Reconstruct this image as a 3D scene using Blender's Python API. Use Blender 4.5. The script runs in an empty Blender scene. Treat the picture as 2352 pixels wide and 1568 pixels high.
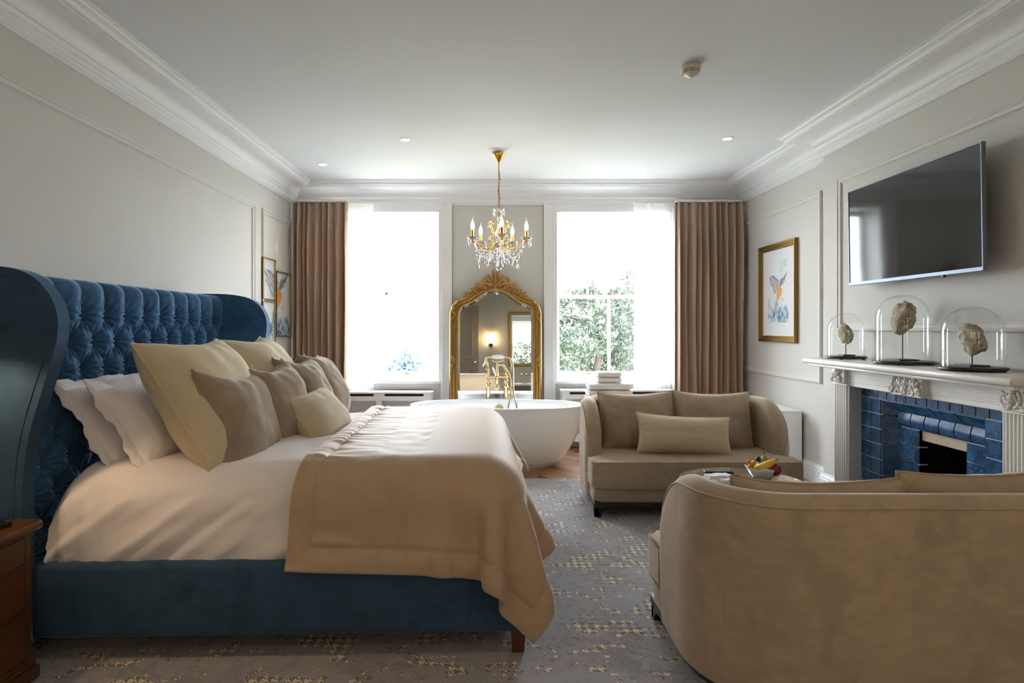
import bpy, bmesh, math, random
import numpy as np
from mathutils import Vector, Matrix, noise

PI = math.pi
SC = bpy.context.scene
COL = SC.collection

# ------------------------------------------------------------------ camera
cam_d = bpy.data.cameras.new('camera')
cam_d.sensor_fit = 'HORIZONTAL'
cam_d.sensor_width = 36.0
cam_d.lens = 36.0 * 1370.0 / 2352.0
cam_d.shift_x = (1176 - 1133) / 2352.0
cam_d.shift_y = (750 - 784) / 2352.0
cam_d.clip_start = 0.05
cam_d.clip_end = 300
cam = bpy.data.objects.new('camera', cam_d)
COL.objects.link(cam)
cam.location = (0, 0, 1.35)
cam.rotation_euler = (PI / 2, 0, 0)
SC.camera = cam

# ------------------------------------------------------------------ sky, exposure
world = bpy.data.worlds.new('overcast_sky')
SC.world = world
world.use_nodes = True
bg = world.node_tree.nodes['Background']
bg.inputs['Color'].default_value = (0.86, 0.932, 1.0, 1)
bg.inputs['Strength'].default_value = 15.0
SC.view_settings.view_transform = 'Standard'
SC.view_settings.look = 'None'
SC.view_settings.exposure = 0.84
SC.view_settings.gamma = 1.0
SC.view_settings.use_curve_mapping = False
cy = SC.cycles
cy.use_denoising = True
cy.use_adaptive_sampling = True
cy.adaptive_threshold = 0.18
cy.adaptive_min_samples = 20
cy.max_bounces = 10
cy.diffuse_bounces = 5
cy.glossy_bounces = 5
cy.transmission_bounces = 6
cy.transparent_max_bounces = 16
cy.caustics_reflective = False
cy.caustics_refractive = False
cy.sample_clamp_indirect = 8.0
cy.blur_glossy = 0.6

# room dimensions (metres); camera stands at x=0, y=0 and looks along +y
XL, XR, XC = -2.25, 2.79, 2.68
YW, YB = 6.75, -1.3
HC, HB = 2.955, 2.724
BY0, BY1 = 2.26, 4.84          # chimney breast extent
WINS = [(-1.916, -0.596), (0.70, 2.02)]
WZ0, WZ1 = 0.72, 2.665

# daylight enters through the two windows: sky portals sit in the openings
for i, (a, b) in enumerate(WINS):
    ld = bpy.data.lights.new('sky_portal', 'AREA')
    ld.shape = 'RECTANGLE'
    ld.size = b - a
    ld.size_y = WZ1 - WZ0
    ld.cycles.is_portal = True
    lo = bpy.data.objects.new('sky_portal', ld)
    COL.objects.link(lo)
    lo.location = ((a + b) / 2, 7.12, (WZ0 + WZ1) / 2)
    lo.rotation_euler = (-PI / 2, 0, 0)     # faces -y, into the room

# ------------------------------------------------------------------ helpers
def tag(o, label=None, cat=None, group=None, kind=None):
    if label: o['label'] = label
    if cat: o['category'] = cat
    if group: o['group'] = group
    if kind: o['kind'] = kind
    return o

def empty(name, loc=(0, 0, 0), rz=0.0, label=None, cat=None, group=None):
    o = bpy.data.objects.new(name, None)
    o.empty_display_size = 0.1
    COL.objects.link(o)
    o.location = loc
    o.rotation_euler = (0, 0, rz)
    return tag(o, label, cat, group)

class MB:
    def __init__(s, M=None):
        s.v = []; s.f = []; s.M = M
    def add(s, vs, fs):
        n = len(s.v)
        if s.M is not None:
            vs = [tuple(s.M @ Vector(p)) for p in vs]
        s.v.extend([tuple(p) for p in vs]); s.f.extend([tuple(i + n for i in f) for f in fs])
        return s
    def box(s, x0, x1, y0, y1, z0, z1):
        vs = [(x0, y0, z0), (x1, y0, z0), (x1, y1, z0), (x0, y1, z0), (x0, y0, z1), (x1, y0, z1), (x1, y1, z1), (x0, y1, z1)]
        return s.add(vs, [(3, 2, 1, 0), (4, 5, 6, 7), (0, 1, 5, 4), (1, 2, 6, 5), (2, 3, 7, 6), (3, 0, 4, 7)])
    def rbox(s, x0, x1, y0, y1, z0, z1, r=0.01, seg=2):
        b = bmesh.new()
        bmesh.ops.create_cube(b, size=1)
        for v in b.verts:
            v.co = Vector((x0 + (v.co.x + .5) * (x1 - x0), y0 + (v.co.y + .5) * (y1 - y0), z0 + (v.co.z + .5) * (z1 - z0)))
        bmesh.ops.bevel(b, geom=b.edges[:], offset=r, segments=seg, affect='EDGES', profile=0.5)
        return s.bm(b)
    def bm(s, b):
        b.verts.ensure_lookup_table(); b.verts.index_update()
        s.add([v.co[:] for v in b.verts], [[v.index for v in f.verts] for f in b.faces])
        b.free(); return s
    def prism(s, poly, z0, z1, r=0.0, seg=2):
        b = bmesh.new()
        lo = [b.verts.new((p[0], p[1], z0)) for p in poly]
        hi = [b.verts.new((p[0], p[1], z1)) for p in poly]
        n = len(poly)
        b.faces.new(lo[::-1]); b.faces.new(hi)
        for i in range(n):
            b.faces.new((lo[i], lo[(i + 1) % n], hi[(i + 1) % n], hi[i]))
        if r > 0:
            es = [e for e in b.edges if abs(e.verts[0].co.z - e.verts[1].co.z) < 1e-6]
            bmesh.ops.bevel(b, geom=es, offset=r, segments=seg, affect='EDGES', profile=0.5)
        bmesh.ops.recalc_face_normals(b, faces=b.faces[:])
        return s.bm(b)
    def lathe(s, prof, seg=24, c=(0, 0, 0), sx=1.0, sy=1.0, cap=True):
        vs = []; fs = []; n = len(prof)
        for (r, z) in prof:
            for k in range(seg):
                a = 2 * PI * k / seg
                vs.append((c[0] + r * sx * math.cos(a), c[1] + r * sy * math.sin(a), c[2] + z))
        for i in range(n - 1):
            for k in range(seg):
                k2 = (k + 1) % seg
                fs.append((i * seg + k, i * seg + k2, (i + 1) * seg + k2, (i + 1) * seg + k))
        if cap:
            if prof[0][0] > 1e-5: fs.append(tuple(range(seg))[::-1])
            if prof[-1][0] > 1e-5: fs.append(tuple((n - 1) * seg + k for k in range(seg)))
        return s.add(vs, fs)
    def tube(s, pts, r, seg=8, cap=True, closed=False, flat=1.0):
        pts = [Vector(p) for p in pts]; n = len(pts)
        rs = r if isinstance(r, (list, tuple)) else [r] * n
        vs = []; fs = []
        up = None
        for i, p in enumerate(pts):
            if closed: t = pts[(i + 1) % n] - pts[i - 1]
            else: t = pts[min(i + 1, n - 1)] - pts[max(i - 1, 0)]
            if t.length < 1e-9: t = Vector((0, 0, 1))
            t.normalize()
            if up is None:
                up = Vector((0, 0, 1)) if abs(t.z) < 0.9 else Vector((0, 1, 0))
            a = t.cross(up)
            if a.length < 1e-6: a = t.orthogonal()
            a.normalize(); b = a.cross(t).normalized(); up = b
            for k in range(seg):
                an = 2 * PI * k / seg
                vs.append(p + a * (rs[i] * math.cos(an)) + b * (rs[i] * flat * math.sin(an)))
        m = n if closed else n - 1
        for i in range(m):
            j = (i + 1) % n
            for k in range(seg):
                k2 = (k + 1) % seg
                fs.append((i * seg + k, j * seg + k, j * seg + k2, i * seg + k2))
        if cap and not closed:
            fs.append(tuple(range(seg))); fs.append(tuple((n - 1) * seg + k for k in range(seg))[::-1])
        return s.add(vs, fs)
    def ell(s, c, r, seg=12, rings=8):
        prof = [(math.sin(PI * i / rings), -math.cos(PI * i / rings)) for i in range(rings + 1)]
        vs = []; fs = []
        for (q, z) in prof:
            for k in range(seg):
                a = 2 * PI * k / seg
                vs.append((c[0] + r[0] * q * math.cos(a), c[1] + r[1] * q * math.sin(a), c[2] + r[2] * z))
        for i in range(rings):
            for k in range(seg):
                k2 = (k + 1) % seg
                fs.append((i * seg + k, i * seg + k2, (i + 1) * seg + k2, (i + 1) * seg + k))
        return s.add(vs, fs)
    def grid(s, nu, nv, fn, cu=False, cv=False, flip=False):
        vs = [fn(i, j) for i in range(nu) for j in range(nv)]
        fs = []
        for i in range(nu if cu else nu - 1):
            for j in range(nv if cv else nv - 1):
                i2 = (i + 1) % nu; j2 = (j + 1) % nv
                q = (i * nv + j, i2 * nv + j, i2 * nv + j2, i * nv + j2)
                fs.append(q[::-1] if flip else q)
        return s.add(vs, fs)
    def frame(s, u0, u1, v0, v1, prof, mp):
        # mitred rectangular moulding; prof = [(inset, height)], mp(u, v, h) -> xyz
        vs = []; fs = []
        for (t, h) in prof:
            for (u, v) in ((u0 + t, v0 + t), (u1 - t, v0 + t), (u1 - t, v1 - t), (u0 + t, v1 - t)):
                vs.append(mp(u, v, h))
        for i in range(len(prof) - 1):
            for k in range(4):
                k2 = (k + 1) % 4
                fs.append((i * 4 + k, i * 4 + k2, (i + 1) * 4 + k2, (i + 1) * 4 + k))
        return s.add(vs, fs)
    def build(s, name, mat, parent=None, smooth=40, recalc=True, bevel=0.0, bseg=2):
        me = bpy.data.meshes.new(name)
        me.from_pydata(s.v, [], s.f)
        if recalc or bevel:
            b = bmesh.new(); b.from_mesh(me)
            bmesh.ops.remove_doubles(b, verts=b.verts[:], dist=1e-5)
            if recalc: bmesh.ops.recalc_face_normals(b, faces=b.faces[:])
            if bevel:
                es = [e for e in b.edges if len(e.link_faces) == 2 and e.calc_face_angle(0) > 0.6]
                bmesh.ops.bevel(b, geom=es, offset=bevel, segments=bseg, affect='EDGES', profile=0.5, clamp_overlap=True)
            b.to_mesh(me); b.free()
        if smooth:
            me.shade_smooth()
            if smooth < 180: me.set_sharp_from_angle(angle=math.radians(smooth))
        if mat is not None: me.materials.append(mat)
        o = bpy.data.objects.new(name, me)
        COL.objects.link(o)
        if parent is not None: o.parent = parent
        return o

def inst(o, parent=None, M=None, loc=None, rot=None):
    c = o.copy(); COL.objects.link(c); c.parent = parent
    if M is not None: c.matrix_local = M
    if loc is not None: c.location = loc
    if rot is not None: c.rotation_euler = rot
    return c

def copy_tree(root, loc, rz=None, label=None):
    r = root.copy(); COL.objects.link(r); r.location = loc
    if rz is not None: r.rotation_euler = (0, 0, rz)
    if label: r['label'] = label
    for ch in list(root.children):
        c = ch.copy(); COL.objects.link(c); c.parent = r
        for g in list(ch.children):
            d = g.copy(); COL.objects.link(d); d.parent = c
    return r

def bez(p0, p1, p2, p3, n):
    out = []
    for i in range(n + 1):
        t = i / n; m = 1 - t
        out.append(tuple(m**3 * a + 3 * m * m * t * b + 3 * m * t * t * c + t**3 * d for a, b, c, d in zip(p0, p1, p2, p3)))
    return out

def spline(pts, n=8):
    # Catmull-Rom through the points
    P = [pts[0]] + list(pts) + [pts[-1]]
    out = []
    for i in range(1, len(P) - 2):
        a, b, c, d = [np.array(q, float) for q in P[i - 1:i + 3]]
        for k in range(n):
            t = k / n
            out.append(tuple(0.5 * (2 * b + (c - a) * t + (2 * a - 5 * b + 4 * c - d) * t * t + (3 * b - a - 3 * c + d) * t**3)))
    out.append(tuple(pts[-1]))
    return out

def sstep(a, b, x):
    t = max(0.0, min(1.0, (x - a) / (b - a)))
    return t * t * (3 - 2 * t)

def nz(x, y, z=0.0):
    return noise.noise(Vector((x, y, z)))

# ------------------------------------------------------------------ materials
def srgb(r, g, b):
    return tuple(((c / 255) / 12.92 if c / 255 <= 0.04045 else ((c / 255 + 0.055) / 1.055)**2.4) for c in (r, g, b)) + (1,)

class NT:
    def __init__(s, name):
        s.m = bpy.data.materials.new(name); s.m.use_nodes = True
        s.t = s.m.node_tree; s.n = s.t.nodes; s.l = s.t.links
        s.p = s.n['Principled BSDF']; s.out = s.n['Material Output']
    def node(s, typ, **kw):
        n = s.n.new(typ)
        for k, v in kw.items():
            if k in n.inputs.keys() if isinstance(k, str) else False: n.inputs[k].default_value = v
            else: setattr(n, k, v)
        return n
    def link(s, a, b): s.l.new(a, b)
    def math(s, op, a, b=None, c=None):
        n = s.n.new('ShaderNodeMath'); n.operation = op
        for i, q in enumerate((a, b, c)):
            if q is None: continue
            if isinstance(q, (int, float)): n.inputs[i].default_value = q
            else: s.l.new(q, n.inputs[i])
        return n.outputs[0]
    def mix(s, fac, a, b, mode='MIX'):
        n = s.n.new('ShaderNodeMix'); n.data_type = 'RGBA'; n.blend_type = mode
        for key, q in ((0, fac), (6, a), (7, b)):
            if isinstance(q, (int, float)): n.inputs[key].default_value = q
            elif isinstance(q, tuple): n.inputs[key].default_value = q
            else: s.l.new(q, n.inputs[key])
        return n.outputs[2]
    def noise(s, scale=5, detail=3, rough=.5, vec=None, dist=0.0):
        n = s.n.new('ShaderNodeTexNoise')
        n.inputs['Scale'].default_value = scale; n.inputs['Detail'].default_value = detail
        n.inputs['Roughness'].default_value = rough; n.inputs['Distortion'].default_value = dist
        if vec is not None: s.l.new(vec, n.inputs['Vector'])
        return n.outputs[0]
    def coord(s, scale=(1, 1, 1), rot=(0, 0, 0), kind='Object'):
        c = s.n.new('ShaderNodeTexCoord'); m = s.n.new('ShaderNodeMapping')
        m.inputs['Scale'].default_value = scale; m.inputs['Rotation'].default_value = rot
        s.l.new(c.outputs[kind], m.inputs['Vector'])
        return m.outputs[0]
    def ramp(s, fac, stops):
        n = s.n.new('ShaderNodeValToRGB'); e = n.color_ramp.elements
        e[0].position, e[0].color = stops[0][0], stops[0][1]
        e[1].position, e[1].color = stops[-1][0], stops[-1][1]
        for p, c in stops[1:-1]:
            q = e.new(p); q.color = c
        s.l.new(fac, n.inputs[0]); return n.outputs[0]
    def bump(s, h, strength=.2, dist=.01):
        n = s.n.new('ShaderNodeBump'); n.inputs['Strength'].default_value = strength
        n.inputs['Distance'].default_value = dist
        s.l.new(h, n.inputs['Height']); s.l.new(n.outputs[0], s.p.inputs['Normal'])

def scl(c, k): return (min(1, c[0] * k), min(1, c[1] * k), min(1, c[2] * k), 1)

def plain(name, col, rough=.5, metal=0, var=.06, vscale=4, bump=0.0, bscale=60, coat=0, spec=.5, sheen=0, sheen_col=None, aniso=None):
    t = NT(name); p = t.p
    v = t.coord(aniso or (1, 1, 1))
    f = t.noise(vscale, 4, .55, v)
    c = t.mix(f, scl(col, 1 - var), scl(col, 1 + var))
    t.link(c, p.inputs['Base Color'])
    p.inputs['Roughness'].default_value = rough; p.inputs['Metallic'].default_value = metal
    p.inputs['Specular IOR Level'].default_value = spec
    if coat: p.inputs['Coat Weight'].default_value = coat; p.inputs['Coat Roughness'].default_value = .05
    if sheen:
        p.inputs['Sheen Weight'].default_value = sheen; p.inputs['Sheen Roughness'].default_value = .35
        p.inputs['Sheen Tint'].default_value = sheen_col or (1, 1, 1, 1)
    if bump: t.bump(t.noise(bscale, 5, .6, v), bump, .004)
    return t.m

def velvet(name, col, sheen=.5, sheen_col=(1, 1, 1, 1), var=.22, vscale=3.0, rough=.8):
    t = NT(name); p = t.p
    v = t.coord()
    a = t.noise(vscale, 5, .6, v, .6)
    b = t.noise(vscale * 5, 4, .6, t.coord((1, 1, 2.5)), .4)
    f = t.math('MULTIPLY_ADD', b, .4, t.math('MULTIPLY', a, .6))
    c = t.ramp(f, [(.36, scl(col, 1 - var)), (.52, col), (.66, scl(col, 1 + var))])
    s = t.noise(5.5, 3, .5, t.coord((1, 1, .45), (0, .5, .3)), 1.2)
    c = t.mix(t.ramp(s, [(.56, (0, 0, 0, 1)), (.66, (.55, .55, .55, 1))]), c, scl(col, 1 - var * 1.3))
    t.link(c, p.inputs['Base Color'])
    p.inputs['Roughness'].default_value = rough; p.inputs['Specular IOR Level'].default_value = .15
    p.inputs['Sheen Weight'].default_value = sheen; p.inputs['Sheen Roughness'].default_value = .3
    p.inputs['Sheen Tint'].default_value = sheen_col
    t.bump(t.noise(90, 3, .6, v), .12, .002)
    return t.m

def woven(name, col, scale=260, rough=.85, var=.12):
    t = NT(name); p = t.p
    w1 = t.n.new('ShaderNodeTexWave'); w1.inputs['Scale'].default_value = scale / 6.28; w1.inputs['Distortion'].default_value = 1.5
    w1.inputs['Detail'].default_value = 2; w1.bands_direction = 'X'
    w2 = t.n.new('ShaderNodeTexWave'); w2.inputs['Scale'].default_value = scale / 6.28; w2.inputs['Distortion'].default_value = 1.5
    w2.bands_direction = 'Y'
    v = t.coord()
    t.link(v, w1.inputs['Vector']); t.link(v, w2.inputs['Vector'])
    h = t.math('MULTIPLY', w1.outputs['Fac'], w2.outputs['Fac'])
    n = t.noise(20, 4, .6, t.coord((1, 9, 1)))
    f = t.math('MULTIPLY_ADD', h, .5, t.math('MULTIPLY', n, .5))
    t.link(t.mix(f, scl(col, 1 - var), scl(col, 1 + var)), p.inputs['Base Color'])
    p.inputs['Roughness'].default_value = rough; p.inputs['Specular IOR Level'].default_value = .2
    p.inputs['Sheen Weight'].default_value = .15
    t.bump(h, .25, .003)
    return t.m

def wood(name, c1, c2, scale=2.0, axis=(9, 1, 9), rough=.35, bump=.06):
    t = NT(name); p = t.p
    v = t.coord(axis)
    a = t.noise(scale, 6, .65, v, .8)
    b = t.noise(scale * 7, 5, .6, v, .2)
    f = t.math('MULTIPLY_ADD', b, .45, t.math('MULTIPLY', a, .6))
    t.link(t.ramp(f, [(.32, c1), (.7, c2)]), p.inputs['Base Color'])
    p.inputs['Roughness'].default_value = rough
    t.bump(b, bump, .003)
    return t.m

def thin_glass(name, tint=(1, 1, 1, 1), rough=0.0, base=.04, edge=.8, power=4.0):
    # a thin pane: clear straight through with Fresnel reflection on top
    t = NT(name)
    tr = t.n.new('ShaderNodeBsdfTransparent'); tr.inputs[0].default_value = tint
    gl = t.n.new('ShaderNodeBsdfGlossy'); gl.inputs['Roughness'].default_value = rough
    lw = t.n.new('ShaderNodeLayerWeight'); lw.inputs['Blend'].default_value = .5
    f = t.math('MULTIPLY_ADD', t.math('POWER', lw.outputs['Facing'], power), edge, base)
    mx = t.n.new('ShaderNodeMixShader')
    t.link(f, mx.inputs[0]); t.link(tr.outputs[0], mx.inputs[1]); t.link(gl.outputs[0], mx.inputs[2])
    t.link(mx.outputs[0], t.out.inputs['Surface'])
    t.n.remove(t.p)
    return t.m

def emit(name, col, strength):
    t = NT(name)
    t.p.inputs['Base Color'].default_value = col
    t.p.inputs['Emission Color'].default_value = col
    t.p.inputs['Emission Strength'].default_value = strength
    return t.m

def metal(name, col, rough=.25, var=.15, vscale=14, bump=0.0):
    t = NT(name); p = t.p
    f = t.noise(vscale, 5, .65, t.coord())
    t.link(t.mix(f, scl(col, 1 - var), scl(col, 1 + var)), p.inputs['Base Color'])
    p.inputs['Metallic'].default_value = 1.0; p.inputs['Roughness'].default_value = rough
    if bump: t.bump(f, bump, .004)
    return t.m

M = {}
M['ceiling'] = plain('ceiling_paint', srgb(228, 231, 236), .9, var=.012, vscale=1.2, bump=.02, bscale=30)
M['wall'] = plain('wall_paint', srgb(209, 207, 203), .75, var=.018, vscale=1.5, bump=.03, bscale=45)
M['trim'] = plain('trim_paint', srgb(235, 237, 241), .45, var=.01, vscale=3)
M['mould'] = plain('moulding_paint', srgb(212, 210, 206), .55, var=.015, vscale=3)
M['white'] = plain('white_gloss_paint', srgb(240, 240, 240), .35, var=.01)
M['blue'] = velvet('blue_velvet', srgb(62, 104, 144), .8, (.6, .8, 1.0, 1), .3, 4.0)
M['blueshade'] = velvet('blue_velvet_shaded', srgb(56, 82, 110), .4, (.6, .78, 1.0, 1), .22, 2.6)  # same velvet, with the dim light on rails and near wing in its colour
M['taupe'] = velvet('taupe_velvet', srgb(160, 144, 126), .45, (1, .95, .88, 1), .16, 3.0)
M['sofa'] = velvet('sofa_velvet', srgb(178, 161, 141), .6, (1, .95, .9, 1), .15, 2.4)
M['throw'] = velvet('throw_velvet', srgb(186, 164, 140), .7, (1, .97, .93, 1), .07, 1.6, .6)
M['linen'] = plain('white_cotton', srgb(237, 233, 236), .85, var=.02, vscale=3, bump=.03, bscale=200, sheen=.15)
M['cream'] = woven('cream_weave', srgb(216, 202, 174), 520)
M['oat'] = woven('oat_weave', srgb(208, 194, 170), 620)
M['curtain'] = plain('curtain_fabric', srgb(186, 162, 142), .85, var=.05, vscale=2, bump=.03, bscale=150, sheen=.2)
M['gold'] = metal('antique_gold', srgb(176, 140, 82), .34, .45, 26, .3)
M['goldframe'] = metal('dull_gold', srgb(140, 112, 62), .42, .18, 24, .05)
M['brass'] = metal('polished_brass', srgb(230, 206, 158), .1, .04)
M['chgold'] = metal('chandelier_gold', srgb(220, 160, 62), .15, .06)
M['bronze'] = metal('bronze', srgb(96, 84, 60), .3, .1)
M['chrome'] = metal('chrome', srgb(210, 212, 215), .08, .02)
M['porcelain'] = plain('porcelain', srgb(244, 246, 248), .12, var=.005, coat=.6)
M['ebony'] = plain('ebonised_wood', srgb(26, 24, 24), .35, var=.2, vscale=10)
M['legwood'] = wood('walnut_leg', srgb(60, 30, 16), srgb(104, 58, 32))
M['oak'] = wood('nightstand_oak', srgb(62, 36, 18), srgb(108, 66, 36), 2.2, (14, 1.2, 14), .38)
M['marble'] = plain('white_marble', srgb(232, 230, 224), .3, var=.035, vscale=3.5, coat=.2)
M['slip'] = plain('grey_marble', srgb(196, 196, 196), .35, var=.12, vscale=9)
M['black'] = plain('black_plastic', srgb(18, 18, 20), .35, var=.1)
M['soot'] = plain('sooted_iron', srgb(12, 11, 11), .55, var=.5, vscale=12, bump=.3, bscale=30)
M['beige'] = plain('firebrick', srgb(204, 184, 158), .8, var=.05)
M['glass'] = thin_glass('window_glass')
M['dome'] = thin_glass('dome_glass', (.985, .99, .99, 1), 0.0, .03, .8, 4.0)
M['mirror'] = metal('mirror_silver', srgb(226, 226, 220), .01, .0)
M['towel'] = plain('terry_towel', srgb(250, 250, 252), .95, var=.03, vscale=40, bump=.6, bscale=260, sheen=.3)
# ================================================================== THE ROOM
def struct(o):
    o['kind'] = 'structure'; return o

def carpet_material():
    t = NT('patterned_carpet'); p = t.p
    v = t.coord()
    sep = t.n.new('ShaderNodeSeparateXYZ')
    wob = t.n.new('ShaderNodeTexNoise'); wob.inputs['Scale'].default_value = 26; wob.inputs['Detail'].default_value = 2
    t.link(v, wob.inputs['Vector'])
    add = t.n.new('ShaderNodeVectorMath'); add.operation = 'MULTIPLY_ADD'
    t.link(wob.outputs['Color'], add.inputs[0]); add.inputs[1].default_value = (.012, .012, 0); t.link(v, add.inputs[2])
    t.link(add.outputs[0], sep.inputs[0])
    k = 1 / 0.021
    x = t.math('MULTIPLY', sep.outputs[0], k); y = t.math('MULTIPLY', sep.outputs[1], k)
    tw = t.math('LESS_THAN', t.math('FRACT', t.math('ADD', x, y)), .5)
    A = t.math('LESS_THAN', t.math('FRACT', t.math('MULTIPLY', x, .5)), .5)
    B = t.math('LESS_THAN', t.math('FRACT', t.math('MULTIPLY', y, .5)), .5)
    hound = t.math('ADD', t.math('MULTIPLY', tw, A), t.math('MULTIPLY', t.math('SUBTRACT', 1, tw), B))
    m1 = t.noise(5.2, 4, .6, t.coord((1, 1.5, 1)), .8)
    m2 = t.noise(30, 3, .6, v)
    mask = t.math('GREATER_THAN', t.math('MULTIPLY_ADD', m2, .5, m1), .83)
    near = t.math('GREATER_THAN', t.math('MULTIPLY_ADD', m2, .5, m1), .815)
    speck = t.math('GREATER_THAN', t.noise(120, 2, .5, v), .67)
    specks = t.math('MULTIPLY', speck, t.math('GREATER_THAN', m1, .5))
    cream = t.math('MULTIPLY', hound, mask)
    brown = t.math('MULTIPLY', t.math('SUBTRACT', 1, hound), near)
    n = t.noise(3, 4, .6, v, .5)
    fine = t.noise(240, 3, .7, v)
    bn = t.noise(14, 5, .65, v, 1.4)
    base = t.ramp(t.math('MULTIPLY_ADD', bn, .55, t.math('MULTIPLY', n, .45)), [(.38, srgb(150, 147, 154)), (.52, srgb(176, 174, 180)), (.64, srgb(166, 178, 192))])
    c = t.mix(t.math('MULTIPLY', brown, .75), base, srgb(118, 100, 76))
    c = t.mix(t.math('MAXIMUM', cream, t.math('MULTIPLY', specks, .7)), c, srgb(244, 236, 216))
    c = t.mix(t.math('MULTIPLY', fine, .25), c, (0.02, .02, .025, 1), 'MIX')
    t.link(c, p.inputs['Base Color'])
    p.inputs['Roughness'].default_value = .95; p.inputs['Specular IOR Level'].default_value = .1
    p.inputs['Sheen Weight'].default_value = .25
    t.bump(fine, .5, .006)
    return t.m

def plank_material():
    t = NT('oak_floor_plank'); p = t.p
    oi = t.n.new('ShaderNodeObjectInfo')
    v = t.coord((1.2, 16, 1))
    off = t.n.new('ShaderNodeVectorMath'); off.operation = 'ADD'
    cmb = t.n.new('ShaderNodeCombineXYZ'); t.link(t.math('MULTIPLY', oi.outputs['Random'], 37), cmb.inputs[0])
    t.link(v, off.inputs[0]); t.link(cmb.outputs[0], off.inputs[1])
    a = t.noise(3, 6, .65, off.outputs[0], .7)
    f = t.math('MULTIPLY_ADD', oi.outputs['Random'], .35, t.math('MULTIPLY', a, .7))
    t.link(t.ramp(f, [(.25, srgb(118, 82, 52)), (.5, srgb(158, 118, 82)), (.8, srgb(186, 148, 110))]), p.inputs['Base Color'])
    p.inputs['Roughness'].default_value = .32
    t.bump(a, .05, .002)
    return t.m

# ---- floor: oak herringbone by the windows, fitted carpet elsewhere
CY = 5.31
fl = struct(MB().box(XL - .2, 3.3, YB - .2, 7.2, -.2, -.014).build('floor', plain('screed', srgb(120, 100, 80), .8)))
pw, pl = .095, .57
pm = MB().rbox(0, pl - .0015, 0, pw - .0015, -.014, -.001, .0015, 1)
p0 = None
c45 = math.cos(PI / 4)
MP = plank_material()
for i in range(-40, 41):
    for j in range(-8, 9):
        ox = i * pw + j * pl; oy = i * pw - j * pl
        for vert in (0, 1):
            if vert: lx, ly, r = ox + pl + pw, oy + pw - pl, PI / 2
            else: lx, ly, r = ox, oy, 0
            mx, my = (lx - pw / 2, ly + pl / 2) if vert else (lx + pl / 2, ly + pw / 2)
            wx = (mx - my) * c45 + .1; wy = (mx + my) * c45 + 6.0
            if not (XL - .1 < wx < XR + .1 and CY - .12 < wy < YW + .1): continue
            X = (lx - ly) * c45 + .1; Y = (lx + ly) * c45 + 6.0
            if p0 is None:
                p0 = pm.build('plank', MP, fl); o = p0
            else: o = inst(p0, fl)
            o.location = (X, Y, 0); o.rotation_euler = (0, 0, PI / 4 + r)
cp = MB().box(XL, XC, YB, CY, -.013, 0.0).box(XC, XR, YB, BY0, -.013, 0.0).box(XC, XR, BY1, CY, -.013, 0.0).build('carpet', carpet_material())
tag(cp, 'grey carpet scattered with broken cream houndstooth fragments', 'carpet')
tr = MB().box(XL, XR, CY - .004, CY + .012, -.013, .001).build('trim_9', M['brass']); struct(tr)

# ---- ceiling and walls
struct(MB().box(XL - .2, 3.2, YB - .2, 7.2, HC, HC + .2).build('ceiling', M['ceiling']))
wl = struct(MB().box(XL - .2, XL, YB - .2, YW + .4, 0, HC).build('wall_left', M['wall']))
FO0, FO1, FOZ = 2.89, 4.15, .94        # hearth opening
w = MB()
w.box(XR, XR + .2, YB - .2, FO0, 0, HC); w.box(XR, XR + .2, FO1, YW + .4, 0, HC); w.box(XR, XR + .2, FO0, FO1, FOZ, HC)
w.box(XC, XR, BY0, FO0, 0, HC); w.box(XC, XR, FO1, BY1, 0, HC); w.box(XC, XR, FO0, FO1, FOZ, HC)
struct(w.build('wall_right', M['wall'], smooth=0, recalc=False))
w = MB()
w.box(XL, WINS[0][0], YW, 7.1, 0, HC); w.box(WINS[0][1], WINS[1][0], YW, 7.1, 0, HC); w.box(WINS[1][1], XR, YW, 7.1, 0, HC)
for a, b in WINS:
    w.box(a, b, YW, 7.1, 0, WZ0); w.box(a, b, YW, 7.1, WZ1, HC)
struct(w.build('wall_window', M['wall'], smooth=0, recalc=False))
struct(MB().box(XL, XR, YB - .2, YB, 0, HC).build('wall_back', plain('back_wall_paint', srgb(196, 192, 180), .75, var=.02)))
# patches of filler on the left wall
pt = MB()
for (yy, zz, h) in ((6.20, 2.17, .075), (6.58, 2.16, .085)):
    pt.add([(XL + .0012, yy + .022 * math.cos(a) * (1 + .3 * math.sin(3 * a)), zz + h * math.sin(a) * (1 + .15 * math.cos(5 * a))) for a in [2 * PI * k / 18 for k in range(18)]], [tuple(range(18))])
pt.build('filler_patch', plain('filler', srgb(244, 244, 244), .9), wl, smooth=0)

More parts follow.
